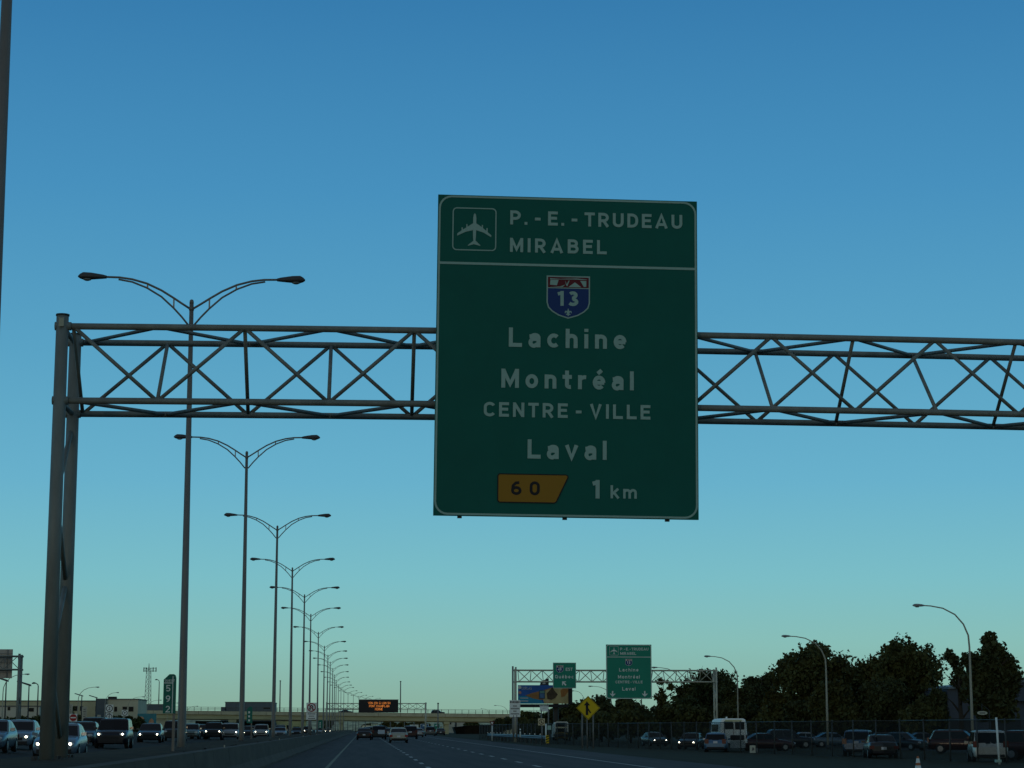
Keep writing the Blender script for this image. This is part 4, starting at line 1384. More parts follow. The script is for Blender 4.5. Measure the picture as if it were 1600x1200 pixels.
        for yw in K['wb']:
            wl = MB().wheel((s * (Wd - .1), yw, K['wr']), K['wr'], .215).build('wheel', rubber, o)
            MB().wheel((s * (Wd + .002), yw, K['wr']), K['wr'] * .62, .03, 14).build('rim', rim_m, wl)
            MB().prism([(0, 0)] , 0, 0) if False else None
    zg = (K['body'][0][2] + K['body'][0][3]) / 2
    MB().box((0, yf + .0, zg + .03), (Wd * 1.0, .05, .13)).build('grille', trim, o)
    MB().box((0, yf + .04, K['body'][0][2] - .02), (Wd * 1.5, .16, .14)).build('bumper', trim, o)
    MB().box((0, yr + .012, K['tl'][1] - .06), (.32, .02, .16)).build('licence_plate', plate_m, o)
    MB().box((0, yr - .02, K['body'][-1][2] - .02), (Wd * 1.5, .16, .14)).build('bumper', trim, o)
    return o

COLORS = {
    'pale_silver': (.6, .62, .58),
    'silver_blue': (.16, .22, .28), 'silver': (.3, .33, .34), 'white': (.55, .58, .58), 'black': (.008, .009, .011), 'dark_blue': (.006, .01, .02), 'grey': (.09, .1, .105),
    'grey_blue': (.1, .15, .19), 'dark_red': (.04, .004, .007), 'dark_grey': (.03, .033, .036), 'blue': (.07, .16, .27), 'champagne': (.36, .37, .31), 'teal': (.1, .17, .18)}
def car_paint(c):
    return mat('car_paint_' + c, COLORS[c], .3, .25, .45, coat=.3)
CARS_USED = set()
def put_car(kind, px, Y, z, color, rz, label, group, lights=0, x=None, tails=0):
    """front faces the camera for rz = 0"""
    if kind not in PROTO:
        PROTO[kind] = make_car(kind)
    src = PROTO[kind]
    if kind in CARS_USED:
        o = copy_tree(src)
    else:
        o = src
        CARS_USED.add(kind)
    o.location = (x if x is not None else at(px, 1138, Y).x, Y, z)
    o.rotation_euler = (0, 0, rz)
    tag(o, label, 'car', group)
    o.name = {'suv': 'suv_car', 'sedan': 'sedan_car', 'minivan': 'minivan_car', 'hatch': 'hatchback_car'}[kind]
    for ch in [k for k in COL.objects if k.parent == o]:
        nm = ch.name.split('.')[0]
        m_ = None
        if nm in ('body', 'wing_mirror'):
            m_ = car_paint(color)
        elif nm == 'headlight':
            for bl in [k for k in COL.objects if k.parent == ch]:
                bl.material_slots[0].link = 'OBJECT'
                bl.material_slots[0].material = head_on if lights else head_off
        elif nm == 'tail_light' and tails:
            m_ = mat('tail_light_on', (.22, .012, .012), .3, emit=.02)
        if m_:
            ch.material_slots[0].link = 'OBJECT'
            ch.material_slots[0].material = m_
    return o
GO = 'oncoming cars queued beyond the median'
def oncoming(kind, px, Y, color, label, lights=1, dx=0):
    x = at(px, 1138, Y).x
    return put_car(kind, px, Y, leftz(x), color, R(1.5), label, GO, lights)
oncoming('sedan', -12, 94, 'grey_blue', 'grey-blue oncoming car cut off by the left edge of the photo', 0)
oncoming('sedan', 31, 105, 'silver_blue', 'silver-blue oncoming sedan left of the big gantry column with its headlights on')
oncoming('sedan', 96, 86, 'silver_blue', 'silver-blue oncoming sedan half hidden behind the big gantry column')
oncoming('sedan', 131, 128, 'dark_grey', 'dark oncoming sedan squeezed between the gantry column and the dark SUV', 0)
oncoming('suv', 148, 150, 'black', 'black oncoming SUV further back, roof showing left of the dark blue SUV', 0)
oncoming('suv', 179, 121, 'dark_blue', 'dark blue oncoming SUV with both headlights lit')
oncoming('sedan', 236, 160, 'dark_blue', 'dark blue oncoming sedan left of the kilometre marker post', 1)
oncoming('suv', 273, 178, 'black', 'black oncoming car partly behind the nearest double lamp pole', 0)
oncoming('hatch', 299, 205, 'teal', 'pale oncoming hatchback just right of the nearest double lamp pole', 0)
oncoming('sedan', 313, 212, 'dark_grey', 'dark oncoming sedan with one very bright headlight right of the nearest double lamp')
oncoming('suv', 334, 210, 'black', 'black oncoming SUV next to the silver one, between first and second double lamps')
oncoming('suv', 360, 213, 'silver', 'silver oncoming SUV just left of the second double lamp pole')
oncoming('sedan', 390, 270, 'dark_grey', 'dark oncoming sedan just right of the second double lamp pole')
oncoming('suv', 408.5, 258, 'silver', 'silver oncoming SUV with two bright headlights between second and third double lamps')
oncoming('suv', 438, 340, 'grey', 'grey oncoming SUV just right of the third double lamp pole', 0)
oncoming('sedan', 438, 300, 'silver_blue', 'pale oncoming sedan low behind the barrier right of the third double lamp', 0)
oncoming('sedan', 464, 350, 'black', 'black oncoming sedan between fourth and fifth double lamp poles', 0)
oncoming('suv', 481, 420, 'dark_grey', 'dark oncoming SUV behind the no U-turn sign post')
oncoming('sedan', 499, 470, 'silver', 'pale distant oncoming sedan beside the tiny kilometre marker', 0)
oncoming('hatch', 512, 540, 'grey', 'grey distant oncoming hatchback among the crowded lamp poles', 1)
GA = 'cars driving ahead on our side'
def ahead(kind, px, Y, color, label, tails=0, z=0.005):
    return put_car(kind, px, Y, z, color, R(180), label, GA, 0, None, tails)
ahead('sedan', 622.5, 204, 'champagne', 'grey-green sedan ahead on the dashed line, largest of the cars ahead', 1)
ahead('sedan', 569, 255, 'black', 'black sedan ahead in the left lane, nearest to the barrier')
ahead('suv', 592, 262, 'black', 'black SUV ahead with a white plate on its back')
ahead('sedan', 607, 290, 'dark_blue', 'dark blue sedan ahead mostly hidden left of the largest car')
ahead('suv', 641, 275, 'dark_red', 'dark SUV ahead just right of the largest car')
ahead('sedan', 653, 335, 'silver', 'silver sedan ahead behind the dark SUV, right lane')
ahead('suv', 672, 380, 'grey', 'grey SUV far ahead in the right lane under the bridge')
ahead('sedan', 688, 420, 'dark_grey', 'dark sedan far ahead beside the right bridge pier')
ahead('suv', 578, 420, 'grey_blue', 'grey-blue SUV far ahead between the two black cars')
ahead('minivan', 600, 480, 'dark_grey', 'dark minivan far ahead in the middle under the message board')
ahead('sedan', 630, 520, 'black', 'black sedan far ahead, its roof peeking above the largest car')
MB_w = MB().box((0, 0, 0), (.85, .03, .5))
o = MB_w.build('cargo_panel', plate_m, None)
for k_ in COL.objects:
    if k_.get('label', '').startswith('black SUV ahead with a white plate'):
        o.parent = k_
        o.location = (-.3, 2.34, .95)
# a car crossing the overpass
put_car('sedan', 540.5, YO + 3.2, oz(1117) + .3, 'dark_grey', R(90), 'dark car crossing the overpass left of the message board', 'cars on the overpass')
put_car('suv', 684, YO + 3.2, oz(1117.5) + .1, 'dark_blue', R(90), 'dark blue SUV crossing the overpass right of the message board', 'cars on the overpass')
# parking lot
GP = 'cars parked behind the fence on the right'
def parked(kind, px, Y, color, rz, label, lights=0, z=-.43):
    return put_car(kind, px, Y, z, color, R(rz), label, GP, lights)
parked('minivan', 1541, 114, 'pale_silver', 168, 'silver minivan parked at the far right, seen from behind through the fence', z=-.46)
parked('suv', 1343, 138, 'blue', 160, 'silver-blue SUV parked behind the fence left of the dark sedan')
parked('sedan', 1374, 128, 'dark_grey', 172, 'dark sedan showing its plate, parked beside the silver-blue SUV')
parked('hatch', 1119, 157, 'blue', 168, 'light blue hatchback parked against the left side of the white minibus')
parked('sedan', 1022, 215, 'grey', 8, 'grey car with bright points at the front parked behind the fence under the airport sign', 1)  # front bulbs set glowing to make the bright points, here and below
parked('sedan', 1080, 182, 'dark_grey', -20, 'dark car with bright points at the front parked left of the white minibus', 1)
parked('sedan', 1196, 168, 'dark_red', 95, 'dark red car parked sideways right of the white minibus')
parked('suv', 1232, 190, 'dark_blue', 90, 'dark blue SUV parked sideways left of the curved lamp post')
parked('sedan', 1262, 205, 'silver', 90, 'silver car parked sideways below the widest tree')
parked('sedan', 1302, 200, 'grey_blue', 88, 'grey-blue car parked sideways just right of the tall lamp post')
parked('hatch', 1412, 172, 'dark_blue', 40, 'dark blue hatchback parked between the fence posts right of the dark sedan')
parked('sedan', 1445, 190, 'dark_grey', 90, 'dark car parked sideways further back, centre of the right car lot')
parked('suv', 1500, 150, 'dark_red', 70, 'dark red SUV parked just left of the silver minivan')
parked('sedan', 1588, 128, 'dark_grey', 80, 'dark grey car parked right of the silver minivan')
parked('suv', 1622, 118, 'dark_red', 60, 'dark red car cut off by the right edge of the photo')
parked('sedan', 1382, 205, 'dark_grey', 90, 'dark grey car parked sideways behind the silver-blue SUV')
parked('sedan', 1165, 215, 'black', 90, 'black car parked far back behind the white minibus')

# white minibus seen from the rear
Y = 160
a, b = at(1124.5, 1122.5, Y), at(1168, 1169.5, Y)
W, H = b.x - a.x, a.z - b.z
o = thing('minibus', 'white minibus parked behind the fence, seen from the rear with two dark windows', 'minibus', ((a.x + b.x) / 2, Y, b.z), R(-2))
vw = mat('van_white', (.88, .9, .84), .45, 0, .4, noise=.08, scale=2)
mm = MB()
rings = []
for y_, kx, zt_ in ((0, .95, H - .1), (.12, 1, H), (2.5, 1, H), (5.2, 1, H - .02), (5.6, .98, H - .5), (6.6, .94, 1.25), (6.8, .88, 1.0)):
    w_ = W / 2 * kx
    rings.append([(-w_, y_, .42), (w_, y_, .42), (w_ * 1.0, y_, zt_ * .5), (w_ * .97, y_, zt_ * .82), (w_ * .88, y_, zt_ - .1), (w_ * .72, y_, zt_), (-w_ * .72, y_, zt_), (-w_ * .88, y_, zt_ - .1), (-w_ * .97, y_, zt_ * .82), (-w_ * 1.0, y_, zt_ * .5)])
mm.loft(rings[::-1], smooth=False)
mm.build('body', vw, o)
def rear(px0, py0, px1, py1, name, m_, y_=-.02, r=.08):
    q0_, q1_ = at(px0, py0, Y), at(px1, py1, Y)
    xm_ = (a.x + b.x) / 2
    mm = MB(); mm.prism(rrect(q0_.x - xm_, q1_.x - xm_, q1_.z - b.z, q0_.z - b.z, r), y_, y_ + .03)
    return mm.build(name, m_, o)
rear(1131.3, 1127.5, 1145.8, 1139.5, 'rear_window', win_dark)
rear(1148.3, 1127.8, 1163, 1139.8, 'rear_window', win_dark)
rear(1141, 1148.5, 1163, 1156.5, 'bumper_recess', trim)
rear(1140.5, 1157.2, 1164.5, 1168.8, 'rear_step', mat('van_step', (.4, .43, .41), .6), -.06)
rear(1127, 1148, 1129, 1154, 'tail_light', tail_off)
rear(1165, 1148, 1167, 1154, 'tail_light', tail_off)
MB().box((0, -.01, H * .52), (.025, .03, H * .62)).build('door_gap', trim, o)
MB().box((-.45, .6, H + .06), (.12, .12, .14)).build('roof_beacon', sign_white_b, o)
MB().box((.0, -.02, H - .17), (W * .6, .03, .14)).build('light_bar', mat('van_marker', (.5, .5, .3), .4), o)
for s in (-1, 1):
    for yy in (1.1, 5.0):
        MB().wheel((s * (W / 2 - .17), yy, .36), .38, .25).build('wheel', rubber, o)
    MB().box((s * W / 2, 2.9, H * .68), (.03, 3.6, .55)).build('side_window', win_dark, o)

# ------------------------------------------------------------------ chain-link fence
fm = bpy.data.materials.new('chain_link')
fm.use_nodes = True
n_ = fm.node_tree
bs = n_.nodes['Principled BSDF']
bs.inputs['Base Color'].default_value = (.028, .026, .022, 1)
bs.inputs['Roughness'].default_value = .8
bs.inputs['Specular IOR Level'].default_value = .05
tcn = n_.nodes.new('ShaderNodeTexCoord')
sepn = n_.nodes.new('ShaderNodeSeparateXYZ')
n_.links.new(tcn.outputs['UV'], sepn.inputs[0])
def mnode(op, a_=None, b_=None):
    k_ = n_.nodes.new('ShaderNodeMath'); k_.operation = op
    for i_, v_ in enumerate((a_, b_)):
        if v_ is None: continue
        if isinstance(v_, (int, float)): k_.inputs[i_].default_value = v_
        else: n_.links.new(v_, k_.inputs[i_])
    return k_.outputs[0]
wires = []
for sg in (1, -1):
    d_ = mnode('ADD', sepn.outputs['X'], mnode('MULTIPLY', sepn.outputs['Y'], sg))
    fr_ = mnode('FRACT', mnode('MULTIPLY', d_, 14.0))
    wires.append(mnode('LESS_THAN', fr_, .255))
wire = mnode('MAXIMUM', wires[0], wires[1])
tr_ = n_.nodes.new('ShaderNodeBsdfTransparent')
mxs = n_.nodes.new('ShaderNodeMixShader')
n_.links.new(wire, mxs.inputs[0])
n_.links.new(tr_.outputs[0], mxs.inputs[1])
n_.links.new(bs.outputs[0], mxs.inputs[2])
n_.links.new(mxs.outputs[0], n_.nodes['Material Output'].inputs['Surface'])
FP = [Vector((37.5, 78, 0)), Vector((32.2, 123, 0)), Vector((27.2, 162, 0)), Vector((23.6, 192, 0)), Vector((18.9, 228, 0)), Vector((16.2, 290, 0))]
fe = thing('chain_link_fence', 'long chain-link fence on grey posts between the grass verge and the car lot', 'fence', (FP[0].x, FP[0].y, -.44))
fo = Vector((FP[0].x, FP[0].y, 0))
FH = 2.3
cum = 0
mm = MB(); uvs = []
postm = mat('fence_post', (.07, .075, .07), .55, .3)
rail = MB()
ip = 0
for i in range(len(FP) - 1):
    p0, p1 = FP[i] - fo, FP[i + 1] - fo
    l_ = (p1 - p0).length
    mm.add([(p0.x, p0.y, .05), (p1.x, p1.y, .05), (p1.x, p1.y, FH), (p0.x, p0.y, FH)], [(0, 1, 2, 3)])
    uvs += [(cum, 0), (cum + l_, 0), (cum + l_, FH), (cum, FH)]
    cum += l_
    rail.tube([(p0.x, p0.y, FH), (p1.x, p1.y, FH)], .025, 6)
    k_ = int(l_ / 3.6)
    for j in range(k_ + (1 if i == len(FP) - 2 else 0)):
        q_ = p0.lerp(p1, j / k_)
        tilt = rnd.uniform(-.05, .05)
        MB().tube([(q_.x, q_.y, -.2), (q_.x + tilt, q_.y, FH + .08)], .045, 8).build('post', postm, fe)
mo = mm.build('mesh_panel', fm, fe)
uvl = mo.data.uv_layers.new(name='UVMap')
for i_, u_ in enumerate(uvs):
    uvl.data[i_].uv = u_
rail.build('top_rail', postm, fe)

# leaning white post, oval sign, cone, box sign, small sign on lamp pole
Y = 104
a, b = at(1556.5, 1121, Y), at(1561.5, 1191, Y)
o = thing('leaning_pole', 'pale pole leaning in front of the silver minivan at the far right', 'pole', (b.x, Y, b.z))
MB().tube([(0, 0, -.1), (a.x - b.x, 0, a.z - b.z)], .055, 10).build('pole_tube', sign_white_b, o)
MB().box((-.06, 0, .06), (.3, .2, .14)).build('foot', sign_white, o)
Y = 122
a = at(1535, 1114, Y)
o = thing('oval_sign', 'small pale oval sign hanging below the right-hand tree', 'sign', (a.x, Y, -.44))
mm = MB(); k_ = at(1543, 1114, Y).x - a.x
mm.prism([(k_ * math.cos(t), a.z + .44 + k_ * .36 * math.sin(t)) for t in [2 * math.pi * i / 24 for i in range(24)]], 0, .03); pn = mm.build('panel', mat('oval_pale', (.5, .52, .42), .5), o)
mm = MB(); mm.box((0, -.008, a.z + .44), (k_ * 1.1, .006, k_ * .2)); mm.build('lettering', mat('ink_grey', (.12, .12, .12), .6), pn)
MB().tube([(k_ * 1.35, .04, 0), (k_ * 1.35, .04, a.z + .6), (0, .04, a.z + .95), (0, .04, a.z + .44)], .035, 8).build('post', dark_steel, o)
Y = 76
a = at(1434, 1181.5, Y)
o = thing('traffic_cone', 'traffic cone with pale bands at the bottom edge right of centre', 'traffic cone', (a.x, Y, a.z - .74))
MB().tube([(0, 0, .03), (0, 0, .74)], [.16, .035], 16).build('cone_body', mat('cone_orange', (.42, .14, .05), .6), o)
MB().box((0, 0, .02), (.4, .4, .04)).build('base', rubber, o)
for z0_, z1_ in ((.28, .4), (.5, .66)):
    f_ = lambda z: .16 + (.035 - .16) * (z - .03) / .71 + .004
    MB().tube([(0, 0, z0_), (0, 0, z1_)], [f_(z0_), f_(z1_)], 16, False).build('reflective_band', sign_white_b, o)
Y = 142
a, b = at(1171.5, 1165.5, Y), at(1180.5, 1177, Y)
o = thing('estate_sign', 'small white sign standing in the grass right of the white minibus', 'sign', ((a.x + b.x) / 2, Y, b.z))
W, H = b.x - a.x, a.z - b.z
pn = MB().box((0, 0, H / 2 + .03), (W, .03, H)).build('panel', mat('oval_pale', (.5, .52, .42), .5), o)
mm = MB(); mm.prism([(-W * .2, H * .3), (W * .3, H * .45), (W * .25, H * .75), (-W * .05, H * .82)], -.02, -.016); mm.build('mark', mat('ink_grey', (.12, .12, .12), .6), pn)
posts(o, [W * .8], -.1, .35, .03)
Y = 288
a = at(1066.5, 1137, Y)
o = thing('small_plate_sign', 'small white square plate on the lamp post right of the airport sign', 'sign', (a.x, Y - .5, a.z))
k_ = at(1070.5, 1137, Y).x - a.x
pn = MB().box((0, 0, 0), (2 * k_, .04, 2.2 * k_)).build('panel', sign_white, o)
mm = MB(); mm.box((0, -.025, .2 * k_), (1.2 * k_, .006, .3 * k_)); mm.box((0, -.025, -.5 * k_), (1.0 * k_, .006, .3 * k_)); mm.build('lettering', mat('ink_grey', (.12, .12, .12), .6), pn)

# ------------------------------------------------------------------ buildings
def building(name, label, x0, x1, ytop, Y, depth, m_, wins=(), extras=None, base=-.5, Xshift=0):
    a, b = at(x0, ytop, Y), at(x1, ytop, Y)
    W = b.x - a.x
    H = a.z - base
    o = thing(name, label, 'building', ((a.x + b.x) / 2, Y, base))
    MB().box((0, depth / 2, H / 2), (W, depth, H)).build('wall', m_, o)
    MB().box((0, depth / 2, H + .1), (W + .4, depth + .4, .25)).build('roof', mat('roof_grey', (.14, .15, .15), .8), o)
    for (wx0, wy0, wx1, wy1) in wins:
        q0_, q1_ = at(wx0, wy0, Y), at(wx1, wy1, Y)
        cx_, cz_ = (q0_.x + q1_.x) / 2 - (a.x + b.x) / 2, (q0_.z + q1_.z) / 2 - base
        ww, hh = q1_.x - q0_.x, q0_.z - q1_.z
        wn = MB().box((cx_, -.02, cz_), (ww, .12, hh)).build('window', mat('window_frame', (.2, .2, .17), .6), o)
        MB().box((cx_, -.1, cz_), (ww * .9, .03, hh * .88)).build('pane', win_dark, wn)
    return o, (a.x + b.x) / 2, H
beige = mat('beige_wall', (.52, .5, .36), .85, noise=.12, scale=.3)
beige2 = mat('olive_wall', (.5, .48, .3), .85, noise=.12, scale=.3)
grey_w = mat('grey_wall', (.1, .12, .13), .85, noise=.1, scale=.3)
blue_w = mat('slate_metal_wall', (.12, .15, .17), .7, .1, noise=.08, scale=.3, stretch=(3, 1, .3))
dark_b = mat('dark_blue_wall', (.06, .085, .12), .6, .1, noise=.1, scale=.3)
o, cx_, H = building('commercial_building', 'two-storey beige building with a dark grey corner block left of the radio tower', 165.5, 216, 1093, 560, 22, beige,
         [(178.5, 1104, 183, 1112), (191.5, 1104, 198.5, 1109), (201, 1104, 208.5, 1112)])
q0_, q1_ = at(150.5, 1091.5, 559), at(166, 1091.5, 559)
MB().box(((q0_.x + q1_.x) / 2 - cx_, 9, (q0_.z + .5) / 2), (q1_.x - q0_.x, 20, q0_.z + .5)).build('corner_block', grey_w, o)
q0_ = at(173, 1090, 562)
MB().box((q0_.x - cx_, 6, H + .5), (2.2, 2, .7)).build('roof_unit', trim, o)
building('commercial_building', 'long low pale building running behind the gantry column on the left', -70, 151, 1095.5, 580, 25, beige2,
         [(12, 1103, 17, 1113), (115, 1103, 121, 1111), (125, 1103, 130, 1111), (33, 1103, 38, 1112), (149, 1103, 150.5, 1112)])
building('shed_building', 'low cream shed behind the hedge left of the gantry column', -30, 62, 1104, 520, 12, mat('cream_wall', (.56, .55, .45), .85, noise=.1, scale=.3), [(12, 1104.5, 16, 1110), (44, 1106, 53, 1112)])
building('warehouse', 'slate blue low building between the radio tower and the kilometre marker', 217, 262, 1101, 800, 25, blue_w, [(225, 1111, 250, 1114)])
o, cx_, H = building('warehouse', 'large slate grey flat-roofed building rising behind the overpass', 352, 426, 1097.4, 850, 40, blue_w, [(411, 1105, 423, 1107.6)])
q0_, q1_ = at(345, 1104.5, 849), at(353, 1104.5, 849)
MB().box(((q0_.x + q1_.x) / 2 - cx_, 18, (q0_.z + .5) / 2), (q1_.x - q0_.x, 36, q0_.z + .5)).build('side_wing', blue_w, o)
building('shop_building', 'bright yellowish building glimpsed under the overpass between the lamp poles', 429, 478, 1126.5, 760, 10, mat('yellow_wall', (.62, .55, .24), .8, noise=.35, scale=.25),
         [(432, 1134, 440, 1141), (448, 1133, 452, 1142), (458, 1135, 468, 1141)])
building('house', 'dark blue low building under the left overpass span', 390, 428, 1127.5, 755, 10, dark_b, [(397, 1128.5, 410, 1131)])
building('house', 'pale yellow house seen under the middle of the overpass', 580, 590, 1131, 1000, 12, mat('pale_yellow_wall', (.75, .72, .45), .8, noise=.2, scale=.3), [(582, 1134, 584, 1137), (586, 1134, 588, 1137)])
building('house', 'long pale building seen under the overpass above the cars', 562, 655, 1136.5, 1150, 12, mat('pale_green_wall', (.6, .62, .42), .8, noise=.35, scale=.15), [(570, 1139, 574, 1141), (600, 1138.5, 606, 1140.5), (628, 1138.5, 632, 1141)])
building('house', 'pale building glimpsed right of the overpass pier', 699, 732, 1126.8, 900, 12, mat('pale_grey_wall', (.48, .47, .38), .8, noise=.3, scale=.2), [(711.5, 1127, 713.5, 1143), (703, 1129, 705, 1132)])
# right-hand warehouse with a sloping roof line
Y = 205
def W_(px, py, Yy=Y): q_ = at(px, py, Yy); return q_
o = thing('warehouse', 'dark blue-grey shed with a sloping roof behind the trees at the right edge', 'building', (W_(1540, 1100).x, Y, -.5))
xo = W_(1540, 1100).x
pg = [(W_(1480, 1140).x - xo, 0), (W_(1760, 1140).x - xo, 0), (W_(1760, 1060).x - xo, W_(1760, 1060).z + .5), (W_(1640, 1063).x - xo, W_(1640, 1063).z + .5), (W_(1480, 1077.5).x - xo, W_(1480, 1077.5).z + .5)]
MB().prism(pg, 0, 40).build('wall', mat('shed_wall', (.07, .09, .12), .7, .1, noise=.08, scale=.4, stretch=(4, 1, .3)), o)
mm = MB()
for (x0_, z0_), (x1_, z1_) in ((pg[3], pg[4]), (pg[2], pg[3])):
    mm.add([(x0_, -.5, z0_ + .05), (x1_, -.5, z1_ + .05), (x1_, 40.3, z1_ + .05), (x0_, 40.3, z0_ + .05), (x0_, -.5, z0_ + .28), (x1_, -.5, z1_ + .28), (x1_, 40.3, z1_ + .28), (x0_, 40.3, z0_ + .28)],
           [(0, 1, 2, 3), (7, 6, 5, 4), (0, 4, 5, 1), (1, 5, 6, 2), (2, 6, 7, 3), (3, 7, 4, 0)])
mm.build('roof', mat('shed_roof', (.16, .2, .23), .5, .2), o)
MB().box((W_(1585, 1093).x - xo, -.4, W_(1585, 1094).z + .5), (9, .8, .2)).build('canopy', dark_b, o)
for px in (1500, 1575):
    MB().box((W_(px, 1120).x - xo, -.05, 1.6), (2.6, .12, 2.6)).build('loading_door', mat('door_dark', (.03, .04, .05), .6), o)

# far built-up ground closing the view under the overpass
hl_ = MB()
hx_ = [-900 + 30 * i for i in range(70)]
top = [9.5 + 2.2 * math.sin(i * .7) * math.sin(i * .23) + rnd.uniform(-1, 1) for i in range(70)]
for i in range(69):
    hl_.add([(hx_[i], 1650, -.5), (hx_[i + 1], 1650, -.5), (hx_[i + 1], 1720, top[i + 1] if -420 < hx_[i + 1] < 420 else 4), (hx_[i], 1720, top[i] if -420 < hx_[i] < 420 else 4), (hx_[i], 1800, -.5), (hx_[i + 1], 1800, -.5)], [(0, 1, 2, 3), (3, 2, 5, 4)], True)
struct('hills', hl_, mat('far_hills', (.5, .49, .3), .95, 0, .1, noise=.55, scale=.12))

building('house', 'bright cream building seen under the overpass left of the black SUV', 566, 579, 1133.5, 1080, 10, mat('bright_cream_wall', (.8, .78, .55), .8, noise=.2, scale=.3), [(568, 1136, 571, 1139), (574, 1136, 577, 1139)])
building('house', 'white building seen under the overpass between largest car and blue sign', 641, 654, 1132, 1060, 10, mat('bright_white_wall', (.75, .76, .66), .8, noise=.2, scale=.3), [(643, 1135, 646, 1138), (649, 1135, 651, 1138)])
building('house', 'small yellow house seen under the overpass just left of its right pier', 686.5, 691, 1136, 1020, 8, mat('yellow_wall', (.62, .55, .24), .8, noise=.35, scale=.25), [(688, 1138, 689.5, 1140)])
GU = 'far poles seen under the overpass'
for px, yt, Y, lb in [(556, 1120, 900, 'far pole under the overpass just right of its left pier'), (571, 1121, 930, 'far pole under the overpass above the black sedan'), (596, 1121, 960, 'far pole under the overpass above the black SUV with white plate'),
                      (610, 1123, 900, 'far pole under the overpass left of the largest car'), (632, 1121, 940, 'far pole under the overpass right of the largest car'), (647, 1122, 980, 'far pole under the overpass left of the message board truss post'),
                      (711, 1121, 880, 'far pole beside the pale building right of the overpass pier')]:
    a, b = at(px, yt, Y), at(px, 1146, Y)
    o = thing('utility_pole', lb, 'pole', (a.x, Y, -.5), 0, GU)
    MB().tube([(0, 0, 0), (0, 0, a.z + .5)], [.22, .14], 8).build('pole_shaft', steel_pole, o)
    MB().box((0, 0, a.z - .1), (1.6, .14, .16)).build('crossarm', dark_steel, o)

# ------------------------------------------------------------------ radio tower
YT = 1150
a, b = at(228, 1044, YT), at(231, 1103, YT)
o = thing('radio_tower', 'slender lattice radio tower with antenna ring on the left horizon', 'radio tower', (b.x, YT, -.5))
Ht = a.z + .5
w0, w1 = 2.2, 1.2
mm = MB()
def tp(i, z):
    k_ = w0 + (w1 - w0) * z / Ht
    return (k_ * (1, -1, 0)[i], k_ * (-.58, -.58, 1.1)[i], z)
for i in range(3):
    mm = MB().tube([tp(i, 0), tp(i, Ht)], .13, 6)
    mm.build('leg', mat('tower_steel', (.3, .3, .27), .6, .2), o)
mm = MB()
nz = 14
for k_ in range(nz):
    for i in range(3):
        j = (i + 1) % 3
        mm.tube([tp(i, Ht * k_ / nz), tp(j, Ht * (k_ + 1) / nz)], .055, 5)
        mm.tube([tp(j, Ht * k_ / nz), tp(i, Ht * (k_ + 1) / nz)], .055, 5)
        mm.tube([tp(i, Ht * (k_ + 1) / nz), tp(j, Ht * (k_ + 1) / nz)], .055, 5)
mm.build('bracing', mat('tower_steel', (.3, .3, .27), .6, .2), o)
mm = MB()
for zz_ in (Ht, Ht - 1.6):
    mm.tube([(-2.6, -1, zz_), (4.0, -1, zz_)], .14, 6)
for x_ in (-2.6, -1.4, 2.4, 4.0):
    mm.box((x_, -1, Ht - .8), (.5, .4, 2.4))
mm.build('antenna', mat('antenna_grey', (.1, .11, .11), .6), o)
MB().tube([(0, 0, Ht - 1), (0, 0, at(229, 1036.5, YT).z + .5)], [.3, .12], 6).build('mast_tip', mat('antenna_grey', (.1, .11, .11), .6), o)

